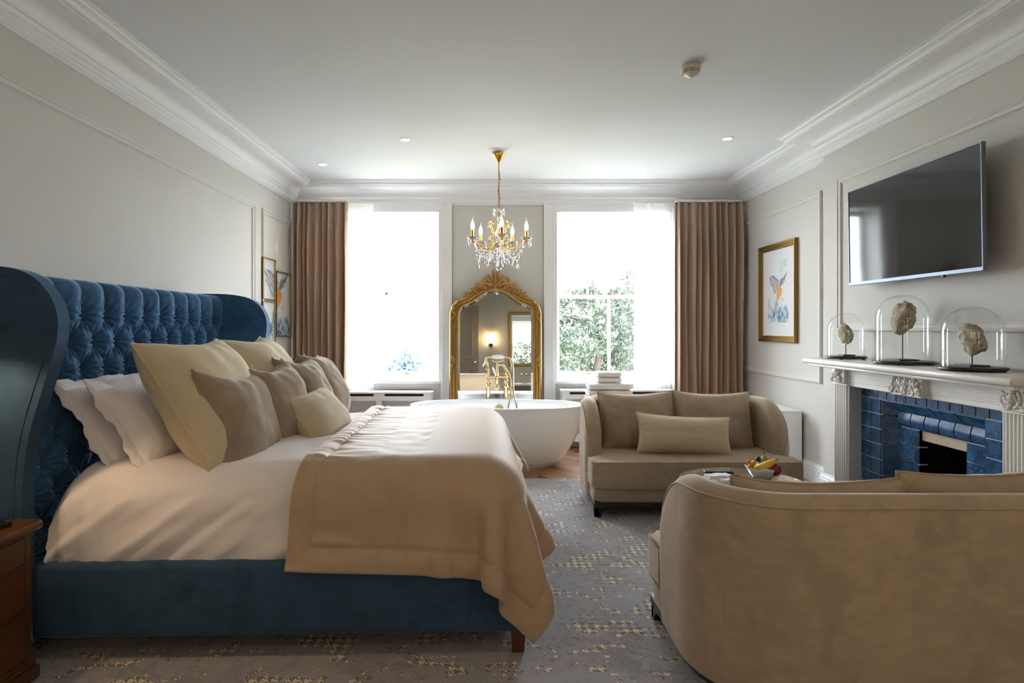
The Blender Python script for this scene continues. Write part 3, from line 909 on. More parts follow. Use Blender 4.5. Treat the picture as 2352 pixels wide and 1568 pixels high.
# ================================================================== SOFAS
def make_sofa(loc, rz, label):
    root = empty('loveseat', loc, rz, label, 'sofa', 'pair of curved loveseats facing each other')
    W, T, ZT, Rc = .70, .06, .785, .27
    yb, ye = .365, -.20
    # plan centreline of the wrap-round back
    path = []
    n1 = 16
    for k in range(n1): path.append((-W, ye + (yb - Rc - ye) * k / n1))
    for k in range(14):
        a = PI - PI / 2 * k / 14; path.append((-W + Rc + Rc * math.cos(a), yb - Rc + Rc * math.sin(a)))
    for k in range(25): path.append((-W + Rc + (2 * W - 2 * Rc) * k / 24, yb))
    for k in range(1, 15):
        a = PI / 2 - PI / 2 * k / 14; path.append((W - Rc + Rc * math.cos(a), yb - Rc + Rc * math.sin(a)))
    for k in range(1, n1 + 1): path.append((W, yb - Rc + (ye - yb + Rc) * k / n1))
    # denser, rounded ends
    ends = [.0, .006, .018, .036, .06]
    path = [(-W, ye + e) for e in ends] + [p for p in path if not (p[0] == -W and p[1] < ye + .062) and not (abs(p[0] - W) < 1e-9 and p[1] < ye + .062)] + [(W, ye + e) for e in ends[::-1]]
    N = len(path)
    cum = [0]
    for i in range(1, N): cum.append(cum[-1] + math.dist(path[i], path[i - 1]))
    LT = cum[-1]
    def top(d):
        r, rz_ = .33, .36
        return ZT - (rz_ * (1 - math.sqrt(max(0, 1 - (1 - d / r)**2))) if d < r else 0)
    def frame_at(i):
        p = Vector(path[i]); a = Vector(path[max(i - 1, 0)]); b = Vector(path[min(i + 1, N - 1)])
        t = (b - a).normalized(); return p, Vector((-t.y, t.x))   # outward normal
    m_arc = 9
    def section(i):
        d = min(cum[i], LT - cum[i]); z1 = top(d)
        k = 1 if d >= .06 else math.sqrt(max(.0, 1 - (1 - d / .06)**2)) * .92 + .08
        th = T * k
        pts = []
        nz_ = 9
        for j in range(nz_): 
            z = .10 + (z1 - th - .10) * j / nz_
            bul = .010 * math.sin(PI * (z - .1) / .6)
            pts.append((th + bul * k, z))
        for j in range(m_arc + 1):
            a = PI * j / m_arc; pts.append((th * math.cos(a), z1 - th + th * math.sin(a)))
        for j in range(nz_): pts.append((-th, z1 - th - (z1 - th - .15) * (j + 1) / nz_))
        return pts
    secs = [section(i) for i in range(N)]
    ns = len(secs[0])
    # outward: left side normal must point to -x
    def P(i, j):
        p, nn = frame_at(i); o, z = secs[i][j]
        q = p + nn * o
        return (q.x, q.y, z)
    sh = MB().grid(N, ns, lambda i, j: P(i, j))
    sh.add([P(0, j) for j in range(ns)], [tuple(range(ns))]); sh.add([P(N - 1, j) for j in range(ns)], [tuple(range(ns))])
    so = sh.build('shell', M['sofa'], root, smooth=60)
    # seam piping round the outside of the top roll
    pip = []
    for i in range(0, N):
        p, nn = frame_at(i); d = min(cum[i], LT - cum[i]); z1 = top(d)
        k = 1 if d >= .06 else math.sqrt(max(0, 1 - (1 - d / .06)**2)) * .92 + .08
        q = p + nn * (T * k * .93); pip.append((q.x, q.y, z1 - T * k + T * k * .42))
    MB().tube(pip, .0045, 6).build('piping', M['sofa'], so, smooth=180)
    # T-shaped seat cushion, base below it, black plinth and feet
    def tpoly(w, yf, yarm, wi, yb_, r=.05):
        pts = []
        for (cx, cy_, a0) in ((-w + r, yf + r, PI), (w - r, yf + r, 1.5 * PI)):
            for k in range(6): a = a0 + PI / 2 * k / 5; pts.append((cx + r * math.cos(a), cy_ + r * math.sin(a)))
        pts += [(w, yarm), (wi, yarm), (wi, yb_), (-wi, yb_), (-wi, yarm), (-w, yarm)]
        return pts
    seat = MB().prism(tpoly(.755, -.425, -.215, .635, .30), .205, .392, .03, 4)
    # gentle crown on the seat
    v2 = []
    for (x, y, z) in seat.v:
        if z > .3: z += .022 * math.cos(min(1, abs(x) / .76) * PI / 2) * math.cos(max(-1, min(1, (y + .06) / .37)) * PI / 2)
        v2.append((x, y, z))
    seat.v = v2
    sc = seat.build('seat_cushion', M['sofa'], root, smooth=50)
    for zz in (.385, .212):
        ring = tpoly(.751, -.421, -.215, .64, .30)[:13] ; ring = [(-.751, -.215)] + ring
        MB().tube([(x, y, zz) for x, y in ring], .0055, 6).build('piping', M['sofa'], sc, smooth=180)
    MB().prism(tpoly(.738, -.398, -.215, .635, .30), .10, .198, .014, 3).build('seat_base', M['sofa'], root, smooth=50)
    pl = [(-.74, -.41), (.74, -.41), (.74, yb - Rc)] + [(W - Rc + (Rc + .03) * math.cos(a), yb - Rc + (Rc + .03) * math.sin(a)) for a in [PI / 2 * k / 10 for k in range(11)]] + \
         [(-W + Rc + (Rc + .03) * math.cos(a), yb - Rc + (Rc + .03) * math.sin(a)) for a in [PI / 2 + PI / 2 * k / 10 for k in range(11)]] + [(-.74, yb - Rc)]
    MB().prism(pl, .062, .102, .004, 1).build('plinth', M['ebony'], root, smooth=40)
    for (x, y, sx, sy) in ((-.735, -.405, 1, 1), (.735, -.405, -1, 1), (-.62, .30, 1, -1), (.62, .30, -1, -1)):
        f = MB()
        pr = [(0, .064), (0, 0), (.045, 0), (.05, .018), (.062, .036), (.085, .05), (.12, .056), (.12, .064)]
        for ax in (0, 1):
            A = [(x + sx * u, y, z) if ax == 0 else (x, y + sy * u, z) for u, z in pr]
            B = [(p[0], p[1] + sy * .03, p[2]) if ax == 0 else (p[0] + sx * .03, p[1], p[2]) for p in A]
            q = len(pr)
            f.add(A + B, [tuple(range(q)), tuple(range(q, 2 * q))[::-1]] + [(k, (k + 1) % q, q + (k + 1) % q, q + k) for k in range(q)])
        f.build('foot', M['ebony'], root, smooth=0)
    return root
FS = (1.455, 4.635, 0); NS = (1.475, 2.385, 0)
make_sofa(FS, 0, 'taupe velvet curved loveseat beside the bathtub, facing the room')
make_sofa(NS, PI, 'taupe velvet curved loveseat in the foreground, seen from behind')
G = 'cushions on the loveseats'
cushion('back_cushion', .61, .47, .26, M['sofa'], 41, .02, .05, True, 0, (1.155, 4.785, .60), (0, -1, 0), R(14), R(1), 'square taupe back cushion nearer the bathtub on the far loveseat', 'cushion', G)
cushion('back_cushion', .63, .47, .26, M['sofa'], 42, .02, .05, True, 0, (1.755, 4.785, .60), (0, -1, 0), R(14), R(-1), 'square taupe back cushion nearer the fireplace on the far loveseat', 'cushion', G)
cushion('lumbar_cushion', .71, .29, .20, M['cream'], 43, .01, .06, True, 0, (1.445, 4.525, .535), (0, -1, 0), R(17), R(-3), 'long cream lumbar cushion on the far loveseat', 'cushion', G, wr=.6)
cushion('back_cushion', .65, .47, .22, M['sofa'], 44, .02, .05, True, 0, (1.19, 2.215, .574), (0, 1, 0), R(10), R(0), 'taupe back cushion of the foreground loveseat, the one beside the plates', 'cushion', G)
cushion('back_cushion', .65, .47, .22, M['sofa'], 45, .015, .05, True, 0, (1.80, 2.215, .598), (0, 1, 0), R(10), R(-1), 'taupe back cushion of the foreground loveseat, overlapping in front of the fireplace', 'cushion', G)

# ================================================================== COFFEE TABLE AND WHAT STANDS ON IT
def table_top_material():
    t = NT('antiqued_mirror'); p = t.p
    v = t.coord()
    f = t.noise(14, 6, .7, v, .6)
    t.link(t.ramp(f, [(.42, srgb(150, 134, 104)), (.6, srgb(206, 200, 184))]), p.inputs['Base Color'])
    t.link(t.ramp(f, [(.4, (.55, .55, .55, 1)), (.7, (.95, .95, .95, 1))]), p.inputs['Metallic'])
    p.inputs['Roughness'].default_value = .09
    return t.m
TC = (1.45, 3.47); TZ = .45
ct = empty('coffee_table', (TC[0], TC[1], 0), 0, 'round low table with mottled mirrored top between the two loveseats', 'table')
MB().lathe([(.335, TZ - .012), (.337, TZ - .002), (.335, TZ)], 72).build('table_top', table_top_material(), ct)
MB().lathe([(.335, TZ - .03), (.35, TZ - .03), (.354, TZ - .026), (.354, TZ - .002), (.35, TZ + .001), (.338, TZ + .001), (.336, TZ - .004), (.336, TZ - .03)], 72, cap=False).build('rim', M['brass'], ct)
for k in range(4):
    a = PI / 4 + k * PI / 2
    MB().tube([(.30 * math.cos(a), .30 * math.sin(a), .0), (.30 * math.cos(a), .30 * math.sin(a), TZ - .02)], .012, 10).build('leg', M['brass'], ct)
MB().tube([(.30 * math.cos(a), .30 * math.sin(a), .10) for a in [2 * PI * k / 40 for k in range(40)]], .008, 8, closed=True).build('stretcher_ring', M['brass'], ct)

# fruit bowl
BX, BY = 1.60, 3.55
def bowl():
    root = empty('fruit_bowl', (BX, BY, TZ), 0, 'white ribbed glass bowl of fruit on the round table', 'bowl')
    b = MB()
    seg = 72
    pr = [(.035, 0.0), (.045, .0), (.052, .006), (.066, .022), (.080, .045), (.092, .068), (.089, .068), (.077, .046), (.062, .024), (.046, .010), (.0, .008)]
    vs = []; fs = []
    for i, (r, z) in enumerate(pr):
        for k in range(seg):
            a = 2 * PI * k / seg
            sp = 1 + (.022 * math.sin(36 * (a * .5 + z * 14)) if 1 < i < 6 else 0)
            lip = 1 + .07 * math.cos(4 * a + .6) * (z / .068)**2
            vs.append((r * sp * lip * math.cos(a), r * sp * lip * math.sin(a), z + .008 * math.cos(4 * a + .6) * (z / .068)**2))
    for i in range(len(pr) - 1):
        for k in range(seg): fs.append((i * seg + k, i * seg + (k + 1) % seg, (i + 1) * seg + (k + 1) % seg, (i + 1) * seg + k))
    b.add(vs, fs)
    b.build('bowl_body', plain('milk_glass', srgb(232, 238, 236), .15, var=.02, coat=.5), root, smooth=180)
    return root
bowl()
def fr(name, mat, label, cat, mb, stem=None, grp=None):
    root = empty(name, (BX, BY, TZ), 0, label, cat, grp)
    mb.build('flesh', mat, root, smooth=180)
    if stem: stem[0].build('stem', stem[1], root)
    return root
MY = plain('banana_skin', srgb(232, 200, 78), .45, var=.12, vscale=12)
MGn = plain('pear_skin', srgb(158, 164, 62), .45, var=.15, vscale=14)
MRd = plain('red_apple_skin', srgb(150, 18, 34), .25, var=.25, vscale=12, coat=.3)
MBl = plain('dark_grape_skin', srgb(40, 44, 66), .4, var=.3, vscale=20)
MOr = plain('orange_physalis', srgb(236, 134, 30), .4, var=.15, vscale=20)
MSt = plain('fruit_stem', srgb(52, 38, 22), .7)
pts = spline([(-.065, -.035, .062), (-.03, -.055, .078), (.01, -.055, .092), (.045, -.04, .105), (.07, -.03, .112)], 6)
n = len(pts)
fr('banana', MY, 'yellow banana lying across the fruit in the white bowl', 'fruit', MB().tube(pts, [.006 + .016 * math.sin(PI * (i / (n - 1))**.75)**.6 if 0 < i < n - 1 else .005 for i in range(n)], 8),
   (MB().tube([(.07, -.03, .112), (.08, -.026, .116)], [.006, .004], 6), MSt))
prp = [(0, -.03), (.018, -.028), (.030, -.012), (.030, .006), (.022, .022), (.013, .036), (.009, .044), (0, .047)]
pm_ = MB(Matrix.Translation((.022, .02, .085))).lathe(prp, 16)
fr('pear', MGn, 'green pear standing upright among the fruit', 'fruit', pm_, (MB().tube([(.022, .02, .13), (.021, .021, .142), (.024, .022, .15)], .002, 6), MSt))
ap = [(0, -.028), (.012, -.034), (.026, -.030), (.038, -.008), (.038, .010), (.028, .028), (.012, .032), (0, .024)]
fr('apple', MRd, 'shiny dark red apple at the front of the fruit bowl', 'fruit', MB(Matrix.Translation((.052, -.045, .062)) @ Matrix.Rotation(.6, 4, 'X')).lathe(ap, 18), (MB().tube([(.05, -.06, .085), (.051, -.066, .096)], .0018, 6), MSt))
gp = [(-.012, .028, .104), (.002, .045, .100), (.055, .020, .094), (.07, .0, .09), (.075, -.022, .082), (.065, .03, .08), (.048, .045, .088)]
gl = ['next to the pear, nearest the physalis', 'behind the pear', 'right beside the pear', 'between banana tip and bowl rim', 'above the red apple', 'low at the rim behind the banana tip', 'farthest back in the bowl']
for i, (x, y, z) in enumerate(gp):
    fr('grape', MBl, 'round dark blue grape ' + gl[i], 'fruit', MB().ell((x, y, z), (.015, .015, .016), 12, 8), (MB().tube([(x, y, z + .015), (x + .002, y, z + .022)], .0012, 5), MSt), 'dark grapes in the bowl')
op = [(-.075, .0, .090), (-.062, -.018, .076), (-.078, -.015, .074), (-.045, .01, .088)]
ol = ['standing highest at the bowl edge', 'beneath the highest one, beside the banana', 'lowest at the rim', 'between banana and dark grapes']
for i, (x, y, z) in enumerate(op):
    fr('physalis', MOr, 'small orange physalis ' + ol[i], 'fruit', MB(Matrix.Translation((x, y, z)) @ Matrix.Rotation(.5 * i - .6, 4, 'Y')).ell((0, 0, 0), (.012, .012, .018), 12, 8),
       (MB().tube([(x, y, z + .015), (x, y, z + .022)], .0015, 5), MSt), 'orange physalis in the bowl')

# plates with folded napkins
MPl = plain('glazed_plate', srgb(228, 236, 230), .15, var=.01, coat=.5)
MNp = plain('napkin_cotton', srgb(240, 238, 240), .85, var=.02, bump=.05, bscale=200)
PX, PY = 1.30, 3.40
for i, (dz, r, lab) in enumerate(((0, .095, 'lower white side plate stacked on the round table'), (.011, .088, 'upper white side plate carrying the folded napkins'))):
    pp = empty('side_plate', (PX, PY, TZ + dz), 0, lab, 'plate', 'side plates on the round table')
    MB().lathe([(0, .0), (r * .6, 0), (r * .68, .003), (r, .012), (r, .0145), (r * .66, .006), (0, .005)], 40).build('dish', MPl, pp)
    MB().tube([(r * .99 * math.cos(a), r * .99 * math.sin(a), .0135) for a in [2 * PI * k / 48 for k in range(48)]], .0022, 6, closed=True).build('rim', MPl, pp)
def napkin(x, y, z, rz, w, d, hgt, label, sag=.004):
    root = empty('napkin', (x, y, z), rz, label, 'napkin', 'folded white napkins')
    for k in range(3):
        f = MB(); z0 = hgt * k / 3
        q = .004 * k
        f.grid(14, 5, lambda i, j: (-w / 2 + q + (w - 2 * q) * i / 13, -d / 2 + q * .5 + (d - q) * j / 4, z0 + hgt / 3 - .0006 + sag * math.sin(i * .8 + k) * .4))
        f.grid(14, 5, lambda i, j: (-w / 2 + q + (w - 2 * q) * i / 13, -d / 2 + q * .5 + (d - q) * j / 4, z0 + sag * math.sin(i * .8 + k) * .4), flip=True)
        for j in (0, 4):
            f.grid(14, 2, lambda i, s: (-w / 2 + q + (w - 2 * q) * i / 13, -d / 2 + q * .5 + (d - q) * j / 4, z0 + s * (hgt / 3 - .0006) + sag * math.sin(i * .8 + k) * .4))
        for i in (0, 13):
            f.grid(2, 5, lambda s, j: (-w / 2 + q + (w - 2 * q) * i / 13, -d / 2 + q * .5 + (d - q) * j / 4, z0 + s * (hgt / 3 - .0006) + sag * math.sin(i * .8 + k) * .4))
        f.build('fold', MNp, root, smooth=50)
    return root
napkin(PX + .035, PY - .035, TZ + .027, .12, .125, .06, .016, 'folded white napkin lower down on the plate')
napkin(PX - .012, PY + .02, TZ + .034, .20, .150, .07, .020, 'folded white napkin lying uppermost on the plates')

# two remote controls
def remote(x, y, rz, w, d, label, keys):
    root = empty('remote_control', (x, y, TZ), rz, label, 'remote control', 'remote controls on the round table')
    MB().rbox(-w / 2, w / 2, -d / 2, d / 2, .001, .021, .006, 3).build('casing', M['black'], root)
    km = MB().rbox(-.0042, .0042, -.0032, .0032, 0, .003, .0012, 1)
    k0 = None
    MK = plain('grey_key', srgb(150, 152, 156), .5)
    for i in range(keys[0]):
        for j in range(keys[1]):
            o = km.build('key', MK, root) if k0 is None else inst(k0, root)
            k0 = k0 or o
            o.location = (-w / 2 + .018 + i * (w - .036) / (keys[0] - 1), -d / 2 + .011 + j * (d - .022) / (keys[1] - 1), .0205)
    return root
remote(1.37, 3.635, -.05, .175, .046, 'long black remote control with rows of grey keys', (12, 3))
remote(1.375, 3.54, .02, .16, .045, 'black remote control half under the napkin plate side', (8, 3))
# ================================================================== BATHTUB
tub = empty('bathtub', (.034, 5.88, 0), 0, 'white freestanding oval bathtub in front of the gilt mirror', 'bathtub')
def sup(a, n=2.35):
    c, s = math.cos(a), math.sin(a)
    return (math.copysign(abs(c)**(2 / n), c), math.copysign(abs(s)**(2 / n), s))
SEG = 96
def ringset(prof):
    vs = []
    for (kx, ky, z) in prof:
        for k in range(SEG):
            c, s = sup(2 * PI * k / SEG); vs.append((kx * c, ky * s, z))
    fs = [(i * SEG + k, i * SEG + (k + 1) % SEG, (i + 1) * SEG + (k + 1) % SEG, (i + 1) * SEG + k) for i in range(len(prof) - 1) for k in range(SEG)]
    return vs, fs
prof = []
for i in range(24):
    t = i / 23; z = .012 + .556 * t
    f = .70 + .295 * math.sin(PI / 2 * min(1, t * 1.02))**.85
    g = .64 + .355 * math.sin(PI / 2 * min(1, t * 1.02))**.85
    b = 1 if t > .06 else .94 + .06 * math.sin(PI / 2 * t / .06)
    prof.append((.85 * f * b, .40 * g * b, z))
prof = [(.85 * .62, .40 * .55, .0), (.85 * .655, .40 * .595, .002)] + prof
prof += [(.85, .40, .574), (.852, .402, .582), (.85, .40, .589), (.842, .392, .593), (.80, .352, .5935), (.785, .338, .592), (.775, .328, .585), (.765, .318, .57)]
inner = []
for i in range(1, 16):
    t = i / 15
    inner.append((.765 - .26 * t**1.7, .318 - .12 * t**1.7, .57 - .42 * t))
prof += inner + [(.40, .15, .125), (.2, .08, .12), (.0001, .0001, .118)]
vs, fs = ringset(prof)
MB().add(vs, fs).build('tub_body', M['porcelain'], tub, smooth=50)
of = MB(Matrix.Translation((.03, .275, .50)) @ Matrix.Rotation(R(72), 4, 'X')).lathe([(.0, .006), (.018, .006), (.022, .003), (.030, .003), (.036, .010), (.040, .010), (.044, .0)], 28)
of.build('overflow', M['brass'], tub)
MB(Matrix.Translation((0, 0, .119))).lathe([(0, .006), (.03, .005), (.034, 0)], 24).build('plug', M['brass'], tub)

# ================================================================== BATH TAP WITH HAND SHOWER
tap = empty('bath_mixer_tap', (.042, 6.345, 0), 0, 'polished brass telephone style bath mixer with hand shower and white grip', 'tap')
for s in (-1, 1):
    x = s * .097
    MB().lathe([(.032, 0), (.032, .006), (.022, .012), (.021, .02), (.021, .695), (.026, .697), (.028, .702), (.028, .712), (.024, .716), (.0225, .722), (.016, .73), (.013, .745), (.014, .76), (.018, .765), (.018, .772), (.015, .778), (.015, .80)], 20, (x, 0, 0)).build('standpipe', M['brass'], tap)
    hv = MB().ell((x, 0, .814), (.024, .024, .022), 16, 10)
    hv.tube([(x, 0, .814), (x, 0, .845)], .012, 12)
    hv.lathe([(.016, .84), (.019, .845), (.019, .852), (.012, .858)], 16, (x, 0, 0))
    hv.build('valve', M['brass'], tap)
    MB().tube(spline([(x, 0, .855), (x, 0, .875), (x - .003, 0, .893), (x - .016, 0, .90), (x - .024, 0, .893)], 5), [.009] * 10 + [.0085] * 6 + [.009] * 4 + [.011], 10).build('lever', M['brass'], tap)
bd = MB().tube([(-.10, 0, .814), (.10, 0, .814)], .0135, 16)
bd.ell((0, 0, .814), (.026, .026, .028), 16, 10)
bd.lathe([(.018, .70), (.024, .70), (.025, .706), (.022, .712), (.015, .72), (.014, .74), (.016, .76), (.02, .79)], 18, (0, -.004, 0))
bd.tube([(0, 0, .83), (0, 0, .865), (0, 0, .93)], [.015, .011, .010], 14)
bd.lathe([(.012, .862), (.017, .866), (.017, .874), (.012, .878)], 16)
bd.build('mixer_body', M['brass'], tap)
MB().tube([(-.012, -.012, .83), (-.042, -.018, .905)], [.011, .0135], 12).ell((-.043, -.018, .912), (.012, .012, .012), 12, 8).build('porcelain_lever', M['porcelain'], tap)
cr = MB().tube(spline([(0, 0, .925), (.004, 0, .955), (.006, 0, .972)], 4), .007, 10)
cr.tube(spline([(-.055, 0, 1.012), (-.052, 0, .992), (-.035, 0, .982), (.006, 0, .978), (.045, 0, .982), (.062, 0, .992), (.066, 0, 1.012)], 5), .0055, 8)
cr.tube(spline([(.012, 0, .935), (.03, 0, .94), (.06, 0, .935), (.085, -.005, .915), (.10, -.01, .885)], 5), .008, 10)
cr.build('cradle', M['brass'], tap)
hs = empty('x'); bpy.data.objects.remove(hs)
h_ = MB().tube(spline([(-.075, 0, 1.026), (-.10, 0, 1.024), (-.118, 0, 1.010), (-.122, 0, .985), (-.123, 0, .968)], 5), [.010] * 8 + [.011] * 8 + [.012] * 5, 12)
h_.lathe([(.012, .975), (.018, .966), (.021, .956), (.030, .948), (.034, .938), (.034, .932), (.028, .930), (.0, .930)], 20, (-.123, 0, 0))
h_.tube([(-.075, 0, 1.026), (-.055, 0, 1.026)], [.012, .013], 12)
h_.tube([(.072, 0, 1.026), (.10, 0, 1.024)], [.013, .010], 12)
ho = h_.build('hand_shower', M['brass'], tap)
MB().tube([(-.058, 0, 1.026), (-.05, 0, 1.026), (-.03, 0, 1.026), (.01, 0, 1.026), (.05, 0, 1.026), (.068, 0, 1.026), (.075, 0, 1.026)], [.012, .015, .0185, .0205, .0185, .015, .012], 16).build('grip', M['porcelain'], ho, smooth=180)
for nm, P_ in (('hose', [(.10, 0, 1.024), (.14, 0, 1.01), (.162, -.01, .96), (.168, -.03, .85), (.168, -.07, .74), (.175, -.11, .64), (.195, -.16, .55), (.21, -.20, .46)]),
              ('hose', [(.10, -.01, .885), (.125, -.02, .85), (.14, -.04, .78), (.142, -.07, .72), (.135, -.11, .64), (.115, -.17, .53), (.11, -.2, .46)])):
    pts = spline(P_, 10)
    MB().tube(pts, [.0075 + .0007 * (i % 2) for i in range(len(pts))], 10).build(nm, M['brass'], tap, smooth=180)

# ================================================================== GILT ARCHED MIRROR LEANING ON THE PIER
mr = empty('gilt_mirror', (.025, 6.62, 0), 0, 'tall gilt arched mirror with carved crest leaning on the pier', 'mirror')
mr.rotation_euler = (-R(1.95), 0, 0)
def half_outline():
    pts = [(-.47, .02), (-.47, .6), (-.47, 1.2), (-.47, 1.46)]
    pts += bez((-.47, 1.46), (-.47, 1.57), (-.42, 1.615), (-.335, 1.645), 10)[1:]
    pts += bez((-.335, 1.645), (-.22, 1.685), (-.17, 1.80), (0, 1.808), 14)[1:]
    return pts
ho_ = half_outline()
full = ho_ + [(-x, z) for x, z in ho_[-2::-1]]
# resample evenly-ish and sweep a moulded profile (offset inwards, height)
PR = [(-.045, .0), (-.045, .022), (-.040, .034), (-.028, .044), (-.014, .046), (-.006, .038), (-.002, .030), (.004, .030), (.010, .036), (.020, .038), (.028, .030), (.032, .022), (.040, .022), (.046, .016), (.052, .014), (.052, .0)]
nf = len(full)
def fpt(i, j):
    p = Vector(full[i]); a = Vector(full[max(i - 1, 0)]); b = Vector(full[min(i + 1, nf - 1)])
    t = (b - a).normalized(); nn = Vector((t.y, -t.x))
    d, h = PR[j]; q = p + nn * d
    return (q.x, -h, q.y)
fm = MB().grid(nf, len(PR), fpt)
fm.box(-.515, .515, -.045, 0, 0, .05)
fo = fm.build('frame', M['gold'], mr, smooth=35)
# glass
gi = []
for i in range(nf):
    p = Vector(full[i]); a = Vector(full[max(i - 1, 0)]); b = Vector(full[min(i + 1, nf - 1)])
    t = (b - a).normalized(); q = p + Vector((t.y, -t.x)) * .05; gi.append((q.x, -.008, q.y))
bb = bmesh.new(); bb.faces.new([bb.verts.new(p) for p in gi]); bmesh.ops.triangulate(bb, faces=bb.faces[:])
MB().bm(bb).build('mirror_glass', M['mirror'], mr, smooth=0)
# bevel strip round the glass
def gpt(i, j):
    p = Vector(full[i]); a = Vector(full[max(i - 1, 0)]); b = Vector(full[min(i + 1, nf - 1)])
    t = (b - a).normalized(); q = p + Vector((t.y, -t.x)) * (.05, .075)[j]; return (q.x, (-.0125, -.0085)[j], q.y)
MB().grid(nf, 2, gpt).build('bevelled_edge', M['mirror'], mr, smooth=60)
# beaded inner edge
bd0 = MB()
acc = 0; last = None
for i in range(nf - 1):
    a, b = Vector(fpt(i, 12)), Vector(fpt(i + 1, 12)); L = (b - a).length; s = acc
    while s < L:
        q = a.lerp(b, s / L); bd0.ell((q.x, q.y - .001, q.z), (.0055, .005, .007), 6, 4); s += .0165
    acc = s - L
bd0.build('beading', M['gold'], mr, smooth=180)
# carved crest: acanthus scrolls and a central palmette
def leaf(pts, r0, r1, parent=None, n=8, flat=.55):
    q = spline(pts, n); m = len(q)
    rr = [(r0 + (r1 - r0) * i / (m - 1)) * (.55 + .45 * math.sin(PI * min(1, (i + 1) / (m * .5)) / 2)) for i in range(m)]
    return q, rr
CZ = 1.84
crest = MB()
def add_leaf(pts, r0, r1):
    for sx in (1, -1):
        q, rr = leaf([(sx * x, y, z) for x, y, z in pts], r0, r1)
        crest.tube(q, rr, 8)
Y0 = -.045
# central palmette lobes
q, rr = leaf([(0, Y0, 1.80), (0, Y0 - .015, 1.88), (0, Y0 - .012, 1.95), (0, Y0 - .03, 1.985)], .020, .014); crest.tube(q, rr, 8)
add_leaf([(.012, Y0, 1.83), (.028, Y0 - .012, 1.90), (.036, Y0 - .015, 1.955), (.050, Y0 - .028, 1.972)], .015, .010)
add_leaf([(.018, Y0, 1.82), (.05, Y0 - .012, 1.875), (.072, Y0 - .015, 1.915), (.098, Y0 - .02, 1.905), (.096, Y0 - .022, 1.885)], .016, .010)
add_leaf([(.02, Y0, 1.81), (.06, Y0 - .012, 1.845), (.095, Y0 - .015, 1.88), (.125, Y0 - .02, 1.895), (.138, Y0 - .022, 1.872), (.122, Y0 - .022, 1.862)], .017, .011)
add_leaf([(.03, Y0, 1.80), (.08, Y0 - .01, 1.822), (.12, Y0 - .012, 1.84), (.165, Y0 - .015, 1.845), (.19, Y0 - .018, 1.82)], .018, .010)
# long scroll running down the shoulder
add_leaf([(.10, Y0, 1.79), (.15, Y0 - .012, 1.83), (.20, Y0 - .014, 1.825), (.235, Y0 - .012, 1.785), (.26, Y0 - .01, 1.745), (.295, Y0 - .006, 1.73)], .014, .007)
add_leaf([(.11, Y0, 1.775), (.16, Y0 - .01, 1.80), (.20, Y0 - .01, 1.785), (.225, Y0 - .008, 1.75), (.26, Y0 - .006, 1.715)], .012, .007)
add_leaf([(.15, Y0, 1.79), (.185, Y0 - .016, 1.81), (.205, Y0 - .018, 1.80), (.20, Y0 - .018, 1.782), (.186, Y0 - .018, 1.785)], .009, .007)
add_leaf([(.24, Y0, 1.74), (.265, Y0 - .012, 1.765), (.27, Y0 - .012, 1.785)], .009, .005)
add_leaf([(.20, Y0, 1.79), (.225, Y0 - .012, 1.82), (.218, Y0 - .012, 1.845)], .009, .005)
add_leaf([(.28, Y0, 1.72), (.315, Y0 - .006, 1.70), (.345, Y0 - .004, 1.685), (.36, Y0 - .006, 1.70)], .010, .007)
crest.ell((0, Y0 - .012, 1.79), (.022, .016, .02), 12, 8)
for k in range(16):
    t = k / 15
    for sx in (-1, 1):
        x = .05 + .27 * t; z = 1.845 - .15 * t + .012 * math.sin(k * 2.2) - .02 * math.cos(PI * t)
        q, rr = leaf([(sx * x, Y0 + .004, z - .03), (sx * (x + .012), Y0 - .012, z), (sx * (x + .03), Y0 - .010, z + .010 * math.sin(k))], .011, .005)
        crest.tube(q, rr, 6)
for sx in (-1, 1): crest.ell((sx * .045, Y0 - .008, 1.795), (.012, .010, .012), 10, 6)
crest.prism([(0, 0)] * 0 or [(-.10, -.035), (.10, -.035), (.10, -.01), (-.10, -.01)], 1.79, 1.86)
crest.build('carved_crest', M['gold'], fo, smooth=60)
# carved leaf clusters on shoulders and stiles
for sx in (-1, 1):
    for (x, z, sc_) in ((.463, 1.50, 1.0), (.47, .98, 1.0), (.42, 1.60, .7)):
        c = MB()
        for k in range(-4, 5):
            zz = z + k * .024 * sc_; rr = .014 * sc_ * (1 - abs(k) / 6)
            c.ell((sx * (x + .010 * math.sin(k * 1.7)), -.046, zz), (rr, .010, rr * 1.3), 8, 6)
            c.ell((sx * (x - .018 * math.cos(k * 1.1)), -.044, zz + .01), (rr * .7, .008, rr), 8, 6)
        c.build('carved_spray', M['gold'], fo, smooth=180)

# ================================================================== CHANDELIER
def crystal_glass():
    t = NT('cut_crystal'); p = t.p
    p.inputs['Base Color'].default_value = (1, 1, 1, 1); p.inputs['Roughness'].default_value = .0
    p.inputs['Transmission Weight'].default_value = .7; p.inputs['IOR'].default_value = 1.55
    p.inputs['Specular IOR Level'].default_value = .8
    return t.m
MX = crystal_glass()
MBulb = emit('candle_bulb_glow', (1.0, .78, .5, 1), 34)
ch = empty('chandelier', (.05, 5.43, 0), 0, 'gilt and crystal chandelier with five lit candle bulbs above the bathtub', 'chandelier')
MB().lathe([(.0, HC), (.077, HC), (.078, HC - .005), (.066, HC - .010), (.05, HC - .014), (.045, HC - .024), (.0, HC - .024)], 40, (-.015, 0, 0)).build('ceiling_plate', M['white'], ch)
MB().lathe([(.0, 2.93), (.046, 2.928), (.056, 2.922), (.055, 2.912), (.042, 2.902), (.028, 2.88), (.014, 2.852), (.008, 2.846), (.0055, 2.84), (.0055, 2.755)], 28).build('canopy', M['chgold'], ch)
